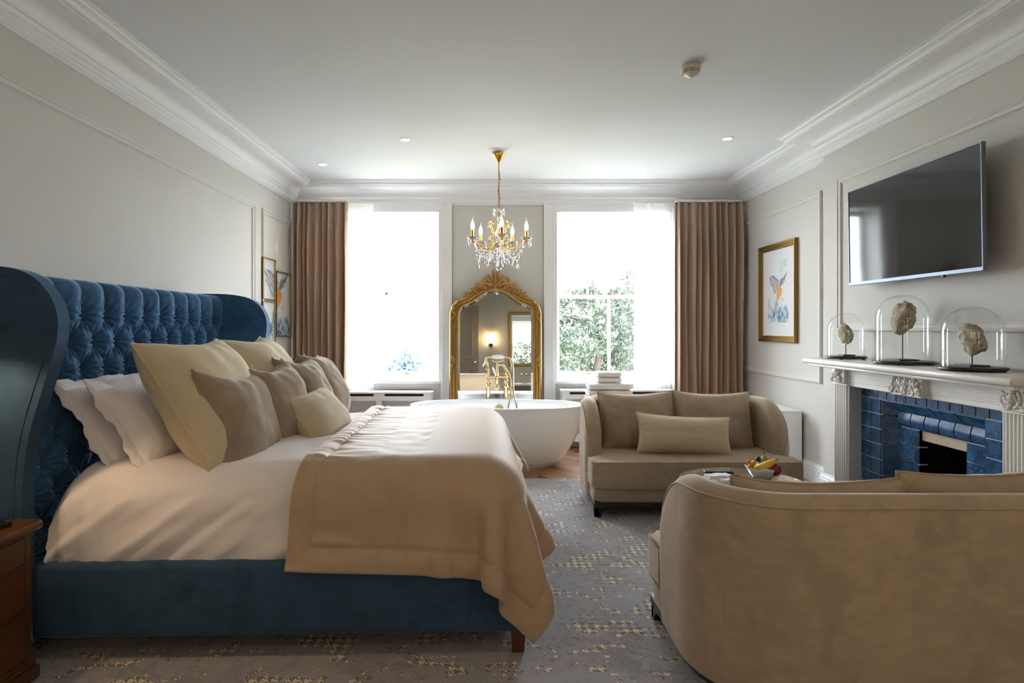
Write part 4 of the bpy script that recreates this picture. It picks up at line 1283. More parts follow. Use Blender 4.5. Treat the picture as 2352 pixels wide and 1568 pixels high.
lk = MB().tube([(.0075 * math.cos(a), 0, .019 * math.sin(a) * 1.0) for a in [2 * PI * k / 14 for k in range(14)]], .0022, 6, closed=True)
l0 = None
z = 2.742; i = 0
while z > 2.42:
    o = lk.build('chain_link', M['chgold'], ch) if l0 is None else inst(l0, ch)
    l0 = l0 or o
    o.location = (0, 0, z); o.rotation_euler = (0, 0, (i % 2) * PI / 2 + .3); z -= .0325; i += 1
MB().tube(spline([(0, 0, 2.76), (.008, .004, 2.68), (-.007, 0, 2.60), (.008, 0, 2.52), (0, 0, 2.42)], 8), .0025, 6).build('flex', plain('flex', srgb(90, 64, 20), .6), ch)
st = MB().lathe([(.004, 2.41), (.004, 2.36), (.011, 2.345), (.013, 2.30), (.010, 2.27), (.024, 2.235), (.034, 2.20), (.028, 2.165), (.014, 2.145), (.020, 2.125), (.034, 2.11), (.020, 2.09), (.010, 2.07), (.014, 2.05), (.022, 2.03), (.012, 2.01), (.0, 2.0)], 20)
st.build('glass_stem', MX, ch)
MB().tube([(0, 0, 2.40), (0, 0, 2.03)], .005, 8).build('core_rod', M['chgold'], ch)
def dish(r): return [(.006, 0), (r * .35, -.002), (r * .7, .004), (r * .95, .016), (r, .024), (r * .9, .020), (r * .6, .008), (.006, .004)]
def scallop(prof, c, lobes, amp, seg=40):
    b = MB().lathe(prof, seg, (0, 0, 0))
    out = []
    for (x, y, z) in b.v:
        a = math.atan2(y, x); k = 1 + amp * math.cos(lobes * a) * min(1, math.hypot(x, y) / .04)
        out.append((x * k + c[0], y * k + c[1], z + c[2]))
    b.v = out
    return b
scallop(dish(.052), (0, 0, 2.395), 8, .06).build('top_bobeche', MX, ch)
scallop(dish(.045), (0, 0, 2.075), 8, .06).build('hub_bobeche', MX, ch)
# faceted drops
def pear_drop(s=1.0):
    b = MB(); seg = 6
    b.lathe([(0.0005, .0), (.004 * s, -.010 * s), (.0135 * s, -.036 * s), (.0125 * s, -.043 * s), (.005 * s, -.058 * s), (.0003, -.064 * s)], seg, sy=.55)
    return b
def bead(r): return MB().ell((0, 0, 0), (r, r, r), 6, 4)
pd = pear_drop(1.0); sd = pear_drop(.72); bdm = bead(.0062)
d0 = [None, None, None]
def drop(par, x, y, z, small=False, rz=0):
    k = 1 if small else 0
    o = (sd if small else pd).build('crystal_drop', MX, par, smooth=0) if d0[k] is None else inst(d0[k], par)
    d0[k] = d0[k] or o
    o.parent = par; o.location = (x, y, z); o.rotation_euler = (0, 0, rz)
def beadat(par, x, y, z):
    o = bdm.build('crystal_bead', MX, par, smooth=0) if d0[2] is None else inst(d0[2], par)
    d0[2] = d0[2] or o
    o.parent = par; o.location = (x, y, z)
random.seed(7)
RA = .255
for k in range(5):
    a = 2 * PI * k / 5 - PI / 2 + .09
    ca, sa = math.cos(a), math.sin(a)
    pp = lambda r, z: (r * ca, r * sa, z)
    arm = MB()
    arm.tube([pp(r, z) for r, z in spline([(.03, 2.11), (.06, 2.075), (.105, 2.05), (.155, 2.055), (.20, 2.085), (.235, 2.105), (RA, 2.112)], 7)], .0055, 8)
    arm.tube([pp(r, z) for r, z in spline([(.03, 2.09), (.075, 2.085), (.095, 2.12), (.085, 2.165), (.060, 2.195), (.062, 2.235), (.09, 2.275), (.105, 2.29), (.088, 2.315), (.062, 2.30)], 6)], .0050, 8)
    ao = arm.build('arm', M['chgold'], ch, smooth=180)
    # glass sleeves on the arm scroll
    for (r, z) in ((.078, 2.30), (.098, 2.255), (.061, 2.215), (.092, 2.14), (.12, 2.052)):
        MB().ell(pp(r, z), (.011, .011, .011), 8, 6).build('glass_bead', MX, ao, smooth=180)
    scallop(dish(.048), pp(RA, 2.128), 8, .07, 32).build('bobeche', MX, ao)
    MB().lathe([(.012, 2.105), (.015, 2.112), (.008, 2.120), (.008, 2.132), (.0125, 2.136), (.0125, 2.215), (.009, 2.216)], 14, pp(RA, 0)).build('candle_tube', M['chgold'], ao)
    MB().lathe([(.009, 2.214), (.0165, 2.235), (.0175, 2.25), (.013, 2.272), (.006, 2.292), (.003, 2.30), (.0, 2.302)], 14, pp(RA, 0)).build('bulb', MBulb, ao, smooth=180)
    MB().tube([pp(RA, 2.30), pp(RA - .003, 2.318), pp(RA - .008, 2.335)], [.0035, .0025, .001], 6).build('bulb_tip', MX, ao, smooth=180)
    # drops round each bobeche
    for q in range(4):
        b_ = a + PI / 4 + q * PI / 2
        x, y = RA * ca + .046 * math.cos(b_), RA * sa + .046 * math.sin(b_)
        beadat(ao, x, y, 2.128); drop(ao, x, y, 2.122, q % 2 == 0, b_)
    # bead swag from arm tip to the centre, with a drop at its lowest point
    x0, y0, _ = pp(RA - .01, 0)
    for s in range(1, 13):
        t = s / 13; r = (RA - .01) * (1 - t) + .03 * t
        zz = 2.105 - .135 * math.sin(PI * t) * (1 - .25 * t) - .03 * t
        beadat(ao, r * ca, r * sa, zz)
        if s in (3, 6, 9): drop(ao, r * ca, r * sa, zz - .006, False, a)
    # swag between neighbouring arms
    a2 = a + 2 * PI / 5
    for s in range(1, 12):
        t = s / 12
        x = RA * .92 * (ca * (1 - t) + math.cos(a2) * t); y = RA * .92 * (sa * (1 - t) + math.sin(a2) * t)
        zz = 2.105 - .15 * math.sin(PI * t)
        beadat(ao, x, y, zz)
        if s == 6: beadat(ao, x, y, zz - .013); drop(ao, x, y, zz - .020, False, a + .6)
    # lower ring of drops hanging from the hub
    for (r, zz, da) in ((.10, 1.985, .3), (.055, 1.955, .9)):
        x, y = r * math.cos(a + da), r * math.sin(a + da)
        for h in range(4): beadat(ao, x, y, zz - .014 * h + .05)
        drop(ao, x, y, zz - .012, False, a)
    # small drops under the top dish
    x, y = .05 * ca, .05 * sa
    beadat(ch, x, y, 2.40); drop(ch, x, y, 2.394, True, a)
for h in range(6): beadat(ch, 0, 0, 1.995 - .014 * h)
MB().ell((0, 0, 1.882), (.023, .023, .025), 10, 8).build('ball_drop', MX, ch, smooth=0)
# ================================================================== FIREPLACE
fp = empty('fireplace', (0, 0, 0), 0, 'white marble fireplace with carved blocks and blue tiled hearth surround', 'fireplace')
XP = 2.46                     # face of the pilasters
SZ = 1.12                     # shelf top
MW = M['marble']
sh = MB().rbox(2.30, XC, 2.65, 4.45, SZ - .038, SZ, .012, 3)
sh.build('shelf', MW, fp)
MB().rbox(2.335, XC, 2.675, 4.425, SZ - .058, SZ - .038, .006, 2).build('shelf_moulding', MW, fp)
# frieze board and lintel
MB().rbox(XP + .02, XC, 2.715, 4.32, .937, SZ - .058, .004, 1).build('frieze', MW, fp)
# horizontal reeding either side of the centre block
for (a, b) in ((2.905, 3.40), (3.68, 4.145)):
    r = MB()
    for k in range(8):
        z = .972 + k * .0118
        r.tube([(XP + .021, a, z), (XP + .021, b, z)], .0054, 8)
    for (y0, y1) in ((a - .006, a), (b, b + .006)): r.box(XP + .008, XP + .03, y0, y1, .962, 1.062)
    r.build('reeding', MW, fp, smooth=60)
# pilasters with reeds, bases
for (a, b) in ((2.715, 2.885), (4.15, 4.322)):
    MB().rbox(XP + .012, XC, a, b, .0, .945, .004, 1).build('pilaster', MW, fp)
    r = MB(); w = b - a - .02
    for k in range(7):
        y = a + .01 + w * (k + .5) / 7
        r.tube([(XP + .012, y, .14), (XP + .012, y, .94)], w / 14.5, 8)
    r.build('reeding', MW, fp, smooth=60)
    MB().rbox(XP - .012, XC, a - .01, b + .01, 0, .13, .006, 2).build('pilaster_base', MW, fp)
    MB().rbox(XP - .004, XC, a - .004, b + .004, .938, .950, .003, 1).build('block_ledge', MW, fp)
# carved relief blocks
def relief(y0, y1, z0, z1, seed, figures):
    b = MB().rbox(XP - .014, XP + .03, y0, y1, z0, z1, .003, 1)
    bo = b.build('carved_block', MW, fp)
    f = MB(); random.seed(seed)
    for (y, z, s, m) in figures:
        # a small reclining figure: head, torso, limbs, drapery
        X = XP - .018
        f.ell((X - .004, y, z + .042 * s), (.010 * s, .011 * s, .012 * s), 10, 8)
        f.tube(spline([(X, y, z + .030 * s), (X - .005, y + m * .006 * s, z + .012 * s), (X, y + m * .014 * s, z - .010 * s)], 4), [.009 * s, .012 * s, .014 * s, .014 * s, .013 * s, .013 * s, .012 * s, .011 * s, .010 * s], 8)
        f.tube(spline([(X, y + m * .014 * s, z - .010 * s), (X - .006, y + m * .034 * s, z - .014 * s), (X - .002, y + m * .040 * s, z - .038 * s)], 4), [.010 * s] * 5 + [.006 * s] * 4, 8)
        f.tube(spline([(X, y + m * .010 * s, z - .014 * s), (X - .003, y + m * .018 * s, z - .032 * s), (X, y + m * .034 * s, z - .044 * s)], 4), [.009 * s] * 5 + [.006 * s] * 4, 8)
        f.tube(spline([(X - .003, y + m * .006 * s, z + .024 * s), (X - .009, y + m * .022 * s, z + .014 * s), (X - .006, y + m * .028 * s, z + .030 * s)], 4), .0048 * s, 7)
        f.tube(spline([(X - .003, y - m * .006 * s, z + .022 * s), (X - .008, y - m * .018 * s, z + .008 * s), (X - .004, y - m * .026 * s, z - .006 * s)], 4), .0048 * s, 7)
        f.tube(spline([(X, y - m * .020 * s, z + .034 * s), (X - .003, y - m * .032 * s, z + .016 * s), (X, y - m * .028 * s, z - .014 * s), (X - .002, y - m * .008 * s, z - .036 * s)], 5), .006 * s, 7)
    f.build('relief_figures', MW, bo, smooth=180)
    g = MB()
    for k in range(10):
        y = y0 + .012 + (y1 - y0 - .024) * random.random(); z = z0 + .008 + .02 * random.random()
        g.ell((XP - .016, y, z), (.007, .012, .006), 8, 6)
    for k in range(6):
        y = y0 + .012 + (y1 - y0 - .024) * random.random(); z = z1 - .012 - .03 * random.random()
        g.tube(spline([(XP - .014, y, z - .02), (XP - .020, y + .006, z), (XP - .016, y + .014, z + .006)], 3), .004, 6)
    g.build('relief_ground', MW, bo, smooth=180)
relief(2.725, 2.875, .95, 1.06, 1, [(2.80, 1.005, 1.05, 1), (2.845, .995, .8, -1)])
relief(4.16, 4.312, .95, 1.06, 2, [(4.235, 1.005, 1.05, -1), (4.28, .99, .7, 1)])
relief(3.405, 3.675, .938, 1.062, 3, [(3.455, 1.0, 1.1, -1), (3.52, 1.008, 1.0, 1), (3.575, .995, 1.05, -1), (3.63, 1.0, 1.1, 1)])
# inner slips of grey marble: returns between pilaster and tiles
for y in (2.885, 4.143):
    MB().box(XP + .012, 2.60, y, y + .012, 0, .937).build('marble_slip', M['slip'], fp, smooth=0)

# ---- blue glazed tiles, one by one
def tile_material():
    t = NT('blue_glazed_tile'); p = t.p
    oi = t.n.new('ShaderNodeObjectInfo')
    v = t.coord()
    off = t.n.new('ShaderNodeVectorMath'); off.operation = 'ADD'; t.link(v, off.inputs[0])
    cmb = t.n.new('ShaderNodeCombineXYZ'); t.link(t.math('MULTIPLY', oi.outputs['Random'], 19), cmb.inputs[1]); t.link(cmb.outputs[0], off.inputs[1])
    vo = t.n.new('ShaderNodeTexVoronoi'); vo.feature = 'SMOOTH_F1'; vo.inputs['Scale'].default_value = 190; t.link(off.outputs[0], vo.inputs['Vector'])
    patch = t.noise(9, 4, .6, off.outputs[0], .4)
    spot = t.math('MULTIPLY', t.math('GREATER_THAN', vo.outputs['Distance'], .34), t.math('GREATER_THAN', t.math('MULTIPLY_ADD', t.noise(120, 3, .6, off.outputs[0]), .3, patch), .60))
    c = t.ramp(t.math('MULTIPLY_ADD', oi.outputs['Random'], .25, t.math('MULTIPLY', patch, .8)), [(.3, srgb(34, 82, 128)), (.5, srgb(52, 108, 158)), (.75, srgb(84, 138, 182))])
    c = t.mix(t.math('MULTIPLY', spot, .8), c, srgb(14, 42, 78))
    t.link(c, p.inputs['Base Color'])
    p.inputs['Roughness'].default_value = .22; p.inputs['Coat Weight'].default_value = .25
    t.bump(patch, .15, .003)
    return t.m
MT = tile_material()
ts = MB()
XT, XI = 2.557, 2.64
O0, O1, OZ = 2.895, 4.145, .937
a0, a1, az = 3.104, 3.936, .872         # outer frame inner edge
i0, i1, iz = 3.163, 3.877, .802         # splay inner edge
f0, f1, fz = 3.335, 3.705, .708         # fire opening
# grout bed behind the tiles
ts.box(XT + .008, XI + .03, O0, a0, 0, OZ); ts.box(XT + .008, XI + .03, a1, O1, 0, OZ); ts.box(XT + .008, XI + .03, a0, a1, az, OZ)
gb = XI + .009
ts.box(gb, gb + .05, a0, f0, 0, iz); ts.box(gb, gb + .05, f1, a1, 0, iz); ts.box(gb, gb + .05, a0, a1, fz, az)
bed_o = ts.build('tile_bed', plain('pale_grout', srgb(222, 228, 232), .8, var=.05), fp, smooth=0, recalc=False)
G_ = .0042
tcount = 0
def quad_tile(p, q, r, s, th=.008, bow=0.0):
    # p..s corner points (anticlockwise seen from the room); builds a slightly cushioned slab
    P = [Vector(k) for k in (p, q, r, s)]
    c = sum(P, Vector()) / 4
    nn = (P[1] - P[0]).cross(P[3] - P[0]).normalized()
    if nn.x > 0: nn = -nn
    ins = [k + (c - k).normalized() * G_ for k in P]
    inn = [k + (c - k).normalized() * (G_ + .0016) for k in P]
    vs = [k - nn * .001 for k in ins] + [k + nn * th * .75 for k in ins] + [k + nn * th for k in inn] + [c + nn * th]
    fs = []
    for k in range(4):
        k2 = (k + 1) % 4
        fs += [(k, k2, 4 + k2, 4 + k), (4 + k, 4 + k2, 8 + k2, 8 + k), (8 + k, 8 + k2, 12)]
    b = MB(); org = c
    b.add([tuple(v - org) for v in vs], fs)
    o = b.build('tile', MT, bed_o, smooth=20); o.location = org
    return o
def rows(z0, z1, h):
    n = max(1, round((z1 - z0) / h)); return [(z0 + (z1 - z0) * k / n, z0 + (z1 - z0) * (k + 1) / n) for k in range(n)]
X = XT + .008
# outer columns: two tiles wide
for (ya, yb_) in ((O0, (O0 + a0) / 2), ((O0 + a0) / 2, a0), (a1, (a1 + O1) / 2), ((a1 + O1) / 2, O1)):
    for (z0, z1) in rows(.17, az, .1003): quad_tile((X, yb_, z0), (X, ya, z0), (X, ya, z1), (X, yb_, z1))
n = 14
for k in range(n):
    ya, yb_ = O0 + (O1 - O0) * k / n, O0 + (O1 - O0) * (k + 1) / n
    quad_tile((X, yb_, az), (X, ya, az), (X, ya, OZ), (X, yb_, OZ))
# splays: far jamb, near jamb, and across the top
XS = XI + .009
for (z0, z1) in rows(.17, .77, .2):
    za, zb_ = z0, z1
    quad_tile((X, a1, za), (XS, i1, za), (XS, i1, zb_), (X, a1, zb_), .006)
    quad_tile((X, a0, za), (XS, i0, za), (XS, i0, zb_), (X, a0, zb_), .006)
quad_tile((X, a1, .77), (XS, i1, .77), (XS, i1, iz), (X, a1, az), .006)
quad_tile((X, a0, .77), (XS, i0, .77), (XS, i0, iz), (X, a0, az), .006)
n = 4
for k in range(n):
    t0, t1 = k / n, (k + 1) / n
    quad_tile((X, a1 + (a0 - a1) * t0, az), (X, a1 + (a0 - a1) * t1, az), (XS, i1 + (i0 - i1) * t1, iz), (XS, i1 + (i0 - i1) * t0, iz), .006)
# inner bullnosed frame: each tile a quarter-round slab
def round_tile(u0, u1, axis, edge, inner):
    b = MB(); m = 7; w = abs(inner - edge)
    sg = 1 if inner > edge else -1
    def prof(t):   # t 0..1 across the width; bows out then turns in at the opening
        d = w * t; x = XS - .012 - .012 * math.sin(PI * min(1, t * 1.1) * .8)
        if t > .82: x += .09 * (t - .82)
        return edge + sg * d, x
    vs = []; fs = []
    for (u, sh_) in ((u0 + G_, 0), (u1 - G_, 0)):
        for k in range(m + 1):
            e, x = prof(.02 + .98 * k / m)
            vs.append((x, e, u) if axis == 'z' else (x, u, e))
        e = edge + sg * w
        vs.append((XS + .06, e, u) if axis == 'z' else (XS + .06, u, e))
        e = edge + sg * w * .02
        vs.append((XS + .002, e, u) if axis == 'z' else (XS + .002, u, e))
    q = m + 3
    for k in range(q): fs.append((k, (k + 1) % q, q + (k + 1) % q, q + k))
    fs += [tuple(range(q)), tuple(range(q, 2 * q))[::-1]]
    b.add(vs, fs); b.build('tile', MT, bed_o, smooth=40)
for (z0, z1) in rows(.17, fz, .107):
    round_tile(z0, z1, 'z', i1, f1); round_tile(z0, z1, 'z', i0, f0)
n = 6
for k in range(n): round_tile(i0 + (i1 - i0) * k / n, i0 + (i1 - i0) * (k + 1) / n, 'y', iz, fz)
# firebox
fb = MB()
fb.box(XS + .05, 3.12, i0, f0, 0, fz + .05).box(XS + .05, 3.12, f1, i1, 0, fz + .05).box(3.08, 3.12, i0, i1, 0, fz + .05).box(XS + .05, 3.12, i0, i1, fz, fz + .06)
fb.box(2.79, 3.15, FO0 - .05, i0, 0, 1.0).box(2.79, 3.15, i1, FO1 + .05, 0, 1.0).box(2.79, 3.15, FO0 - .05, FO1 + .05, fz + .06, 1.0).box(3.12, 3.15, FO0, FO1, 0, 1.0)
fb.build('firebox', M['soot'], fp, smooth=0, recalc=False)
MB().rbox(XS + .012, XS + .05, f0, f1, .645, fz, .002, 1).build('fire_lintel', M['beige'], fp)
MB().rbox(2.2, 2.9, 2.75, 4.29, -.005, .022, .006).build('hearth_slab', M['slip'], fp)
gr = MB()
for k in range(7):
    y = f0 + .03 + (f1 - f0 - .06) * k / 6; gr.tube([(2.76, y, .10), (2.76, y, .22)], .006, 6)
gr.tube([(2.76, f0 + .02, .22), (2.76, f1 - .02, .22)], .008, 8).tube([(2.76, f0 + .02, .10), (2.76, f1 - .02, .10)], .008, 8)
gr.build('grate', M['soot'], fp)

# ================================================================== GLASS DOMES
def coral_mat():
    t = NT('pale_oyster_crust'); p = t.p
    v = t.coord(); a = t.noise(28, 6, .7, v, .5); b = t.noise(90, 4, .6, v)
    t.link(t.ramp(t.math('MULTIPLY_ADD', b, .3, t.math('MULTIPLY', a, .75)), [(.36, srgb(104, 90, 70)), (.5, srgb(176, 162, 138)), (.66, srgb(206, 198, 182))]), p.inputs['Base Color'])
    p.inputs['Roughness'].default_value = .8
    t.bump(a, .8, .01)
    return t.m
MCo = coral_mat()
def cloche(x, y, w, h, bw, sz, stem, dy, seed, label):
    root = empty('glass_cloche', (x, y, SZ), 0, label, 'glass dome', 'glass domes on the mantel')
    bh = .022
    bs = MB().lathe([(0, .006), (bw * .5 - .006, .006), (bw * .5, .010), (bw * .5, .018), (bw * .5 - .004, bh), (0, bh)], 56)
    bo = bs.build('base', M['ebony'], root)
    for k in range(4):
        a = PI / 4 + k * PI / 2
        MB().lathe([(.0, 0), (.010, 0), (.011, .003), (.010, .008), (0, .008)], 14, (bw * .42 * math.cos(a), bw * .42 * math.sin(a), 0)).build('bun_foot', M['ebony'], bo)
    r = w / 2; pts = [(r + .001, bh)]
    for k in range(6): pts.append((r, bh + .002 + (h - bh - r) * k / 5))
    for k in range(1, 15):
        a = PI / 2 * k / 14; pts.append((r * math.cos(a)**.92 if k < 14 else .0004, h - r + r * math.sin(a)))
    MB().lathe(pts, 56, cap=False).build('dome', M['dome'], root, smooth=180)
    MB().rbox(-sz * .32, sz * .32, -sz * .32, sz * .32, bh, bh + .010, .001, 1).build('plinth', M['ebony'], root)
    MB().tube([(0, 0, bh + .008), (0, 0, stem)], .0028, 8).build('stem', M['ebony'], root)
    b = bmesh.new(); bmesh.ops.create_icosphere(b, subdivisions=4, radius=1)
    cz = stem + sz * .46
    for v in b.verts:
        n_ = v.co.copy()
        d = 1 + .26 * noise.fractal(n_ * 1.6 + Vector((seed, 0, 0)), 1.0, 2.0, 5) + .05 * noise.noise(n_ * 9 + Vector((seed, 3, 1)))
        taper = 1 - .22 * max(0, -n_.z)
        v.co = Vector((n_.x * .26 * sz * d, n_.y * .46 * sz * d * taper + dy * n_.z * .02, n_.z * .52 * sz * d + cz))
    MB().bm(b).build('oyster_specimen', MCo, root, smooth=180)
    return root
cloche(2.515, 4.255, .232, .325, .262, .135, .115, 1, 1.0, 'smallest glass dome over an oyster shell, at the window end of the mantel')
cloche(2.515, 3.665, .288, .425, .322, .19, .195, -1, 5.3, 'tallest glass dome over an oyster shell, in the middle of the mantel')
cloche(2.505, 3.12, .272, .335, .302, .165, .088, 1, 9.1, 'wide low glass dome over a round oyster shell, nearest the camera on the mantel')

# ================================================================== TELEVISION
tv = empty('television', (2.56, 3.70, 1.98), 0, 'flat black television with silver edge mounted above the mantel', 'television')
TY, TZh = .588, .338
tl = R(0.9)
def scr():
    t = NT('tv_screen'); p = t.p
    p.inputs['Base Color'].default_value = (.012, .012, .014, 1); p.inputs['Roughness'].default_value = .06
    p.inputs['Specular IOR Level'].default_value = .65
    t.bump(t.noise(1.8, 2, .5, t.coord()), .012, .05)
    return t.m
mp = lambda u, v, hh: (-hh + v * math.sin(tl) * -1, u, v)
s_ = MB(); s_.add([mp(-TY + .008, -TZh + .02, .004), mp(TY - .008, -TZh + .02, .004), mp(TY - .008, TZh - .008, .004), mp(-TY + .008, TZh - .008, .004)], [(0, 1, 2, 3)])
s_.build('screen', scr(), tv, smooth=0)
bz = MB().frame(-TY, TY, -TZh, TZh, [(0, -.014), (0, .006), (.002, .009), (.007, .009), (.009, .004)], mp)
bz.build('bezel', metal('brushed_silver', srgb(126, 134, 148), .5, .03), tv, smooth=30)
bz2 = MB(); bz2.add([mp(-TY + .006, -TZh + .004, .0095), mp(TY - .006, -TZh + .004, .0095), mp(TY - .006, -TZh + .022, .0095), mp(-TY + .006, -TZh + .022, .0095), mp(-TY + .006, -TZh + .022, .003), mp(TY - .006, -TZh + .022, .003)], [(0, 1, 2, 3), (3, 2, 5, 4)])
bz2.build('chin', metal('silver_chin', srgb(140, 148, 162), .55, .03), tv, smooth=0)
MB().add([mp(-TY + .004, -TZh + .004, -.013), mp(TY - .004, -TZh + .004, -.013), mp(TY - .004, TZh - .004, -.013), mp(-TY + .004, TZh - .004, -.013)], [(0, 1, 2, 3)]).build('back_cover', M['black'], tv, smooth=0)
MB().rbox(.012, .05, -.40, .40, -.26, .18, .01, 2).build('back_housing', M['black'], tv)
MB().rbox(.038, .118, -.25, .25, -.16, .16, .006, 1).build('wall_bracket', M['black'], tv)
MB().rbox(-.012, .004, -.325, -.295, -TZh - .012, -TZh + .002, .003, 1).build('sensor', M['black'], tv)
mm = MB()
for k in range(7): mm.box(-.0112 + .011, -.0102 + .011, .12 + .030 - k * .009 - .006, .12 + .030 - k * .009, -TZh + .010, -TZh + .017)
mm.build('maker_mark', plain('grey_print', srgb(100, 106, 114), .5), tv, smooth=0)

# ================================================================== PICTURES
def smooth01(a, b, x):
    t = np.clip((x - a) / (b - a), 0, 1); return t * t * (3 - 2 * t)
def fbm(u, v, s, seed=0):
    return noise.fractal(Vector((u * s + seed, v * s, seed * 1.7)), 1.0, 2.0, 4)
def inpoly(poly, u, v):
    c = False; n = len(poly); j = n - 1
    for i in range(n):
        if (poly[i][1] > v) != (poly[j][1] > v) and u < (poly[j][0] - poly[i][0]) * (v - poly[i][1]) / (poly[j][1] - poly[i][1]) + poly[i][0]: c = not c
        j = i
    return c
WING = [(.10, .73), (.34, .70), (.52, .64), (.55, .56), (.42, .47), (.31, .455), (.26, .53), (.14, .62)]
WEDGE = [(.10, .74), (.30, .735), (.52, .66), (.55, .62), (.50, .63), (.30, .70)]
BODY = [(.42, .65), (.54, .56), (.66, .56), (.66, .48), (.58, .40), (.46, .36), (.42, .42), (.46, .50)]
HEAD = [(.54, .575), (.62, .68), (.72, .69), (.76, .63), (.70, .565), (.62, .545)]
BEAK = [(.70, .66), (.88, .765), (.90, .765), (.77, .64)]
THROAT = [(.60, .56), (.70, .60), (.72, .55), (.64, .535)]
TAIL = [(.42, .41), (.48, .38), (.42, .22), (.33, .20)]
def bird(u, v):
    # watercolour bird rising from a splash, on white paper; u, v in 0..1
    c = np.array([.86, .88, .90])
    u = .5 + (u - .5) / 1.12; v = .42 + (v - .42) / 1.1
    n1 = fbm(u, v, 4, 1); n2 = fbm(u, v, 13, 5); n3 = fbm(u, v, 30, 9)
    du, dv = u + .02 * n2, v + .015 * n1 + .01 * n3
    def lay(col, a):
        nonlocal c
        c = c * (1 - a) + np.array(col) * a
    sky = smooth01(.05, .5, .55 * n1 + .55 * n2 + .3 - 2.2 * abs(u - .75) + .8 * (v - .75)) * (v > .62)
    lay((.40, .66, .78), .6 * sky)
    sp = smooth01(.0, .45, n2 * .9 + n1 * .6 + .55 - 3.2 * abs(v - .12)) * (v < .40)
    lay((.25, .45, .66), .8 * sp)
    sp2 = smooth01(.15, .4, n3 * .7 + n2 * .7 + .22 - 3.6 * abs(v - .13)) * (v < .3)
    lay((.05, .10, .24), .85 * sp2)
    if inpoly(TAIL, du, dv): lay((.30, .42, .46), .6 + .35 * n2)
    if inpoly(WING, du, dv):
        lay((.62, .58, .66), .75); lay((.16, .16, .26), float(np.clip(.7 * (math.sin((du * .6 + dv) * 90) > .45) + .35 * n3, 0, 1)))
        lay((.92, .66, .30), float(smooth01(.40, .56, u)) * .7)
    if inpoly(WEDGE, du, dv): lay((.10, .24, .42), .85)
    if inpoly(BODY, du, dv):
        lay((.86, .34, .02), .95); lay((.98, .62, .10), float(np.clip(.4 + n2, 0, 1)) * .5); lay((.55, .16, .03), float(smooth01(.56, .68, u)) * .5)
    if inpoly(HEAD, du, dv):
        lay((.08, .26, .46), .9); lay((.85, .46, .14), float(np.clip(n2 * 2, 0, 1)) * .7)
    if inpoly(THROAT, u, v): lay((.95, .96, .97), .95)
    if inpoly(BEAK, u, v): lay((.12, .09, .12), .9)
    return c
def paint_mat():
    t = NT('watercolour_print'); at = t.n.new('ShaderNodeAttribute'); at.attribute_name = 'paint'
    t.link(at.outputs['Color'], t.p.inputs['Base Color']); t.p.inputs['Roughness'].default_value = .6
    return t.m
MPa = paint_mat()
def print_sheet(root, mp, u0, u1, v0, v1, hh, fn, nu, nv):
    b = MB().grid(nu, nv, lambda i, j: mp(u0 + (u1 - u0) * i / (nu - 1), v0 + (v1 - v0) * j / (nv - 1), hh))
    o = b.build('print', MPa, root, smooth=0, recalc=False)
    ca = o.data.color_attributes.new('paint', 'FLOAT_COLOR', 'POINT')
    cols = np.ones((nu * nv, 4), np.float32)
    for i in range(nu):
        for j in range(nv):
            cols[i * nv + j, :3] = fn(i / (nu - 1), j / (nv - 1))
    ca.data.foreach_set('color', cols.ravel())
    return o
MPap = plain('mount_board', srgb(238, 240, 242), .8, var=.01)
pg = thin_glass('picture_glass', edge=.6)
def picture(axis, X, y0, y1, z0, z1, fw, fd, label, fn, inset, frame_mat, prof, group=None, flip=False, res=(70, 110)):
    root = empty('framed_picture', (0, 0, 0), 0, label, 'picture', group)
    mp = (lambda u, v, hh: (X - hh, u, v)) if axis < 0 else (lambda u, v, hh: (X + hh, u, v))
    fo_ = MB().frame(y0, y1, z0, z1, prof, mp).build('frame', frame_mat, root, smooth=30)
    b = MB(); b.add([mp(y0 + fw * .8, z0 + fw * .8, fd * .3), mp(y1 - fw * .8, z0 + fw * .8, fd * .3), mp(y1 - fw * .8, z1 - fw * .8, fd * .3), mp(y0 + fw * .8, z1 - fw * .8, fd * .3)], [(0, 1, 2, 3)])
    b.build('mount', MPap, root, smooth=0)
    b = MB(); b.add([mp(y0 + fw * .8, z0 + fw * .8, fd * .5), mp(y1 - fw * .8, z0 + fw * .8, fd * .5), mp(y1 - fw * .8, z1 - fw * .8, fd * .5), mp(y0 + fw * .8, z1 - fw * .8, fd * .5)], [(0, 1, 2, 3)])
    b.build('glazing', pg, root, smooth=0)
    a, bb_, c_, d_ = inset
    if flip: print_sheet(root, mp, y1 - a, y0 + bb_, z0 + c_, z1 - d_, fd * .32, fn, *res)
    else: print_sheet(root, mp, y0 + a, y1 - bb_, z0 + c_, z1 - d_, fd * .32, fn, *res)
    return root
big = [(0, 0), (0, .03), (.006, .036), (.014, .036), (.018, .03), (.026, .03), (.030, .024), (.040, .024), (.044, .016), (.054, .016), (.056, .010), (.060, .008)]
picture(-1, XR, 5.455, 6.205, 1.20, 2.165, .06, .02, 'large gold framed print of an orange and blue bird above splashing water', bird, (.17, .17, .19, .17), M['goldframe'], big, flip=True, res=(90, 150))
thin = [(0, 0), (0, .022), (.009, .022), (.009, .008)]
GP = 'three slim gold frames sharing one bird'
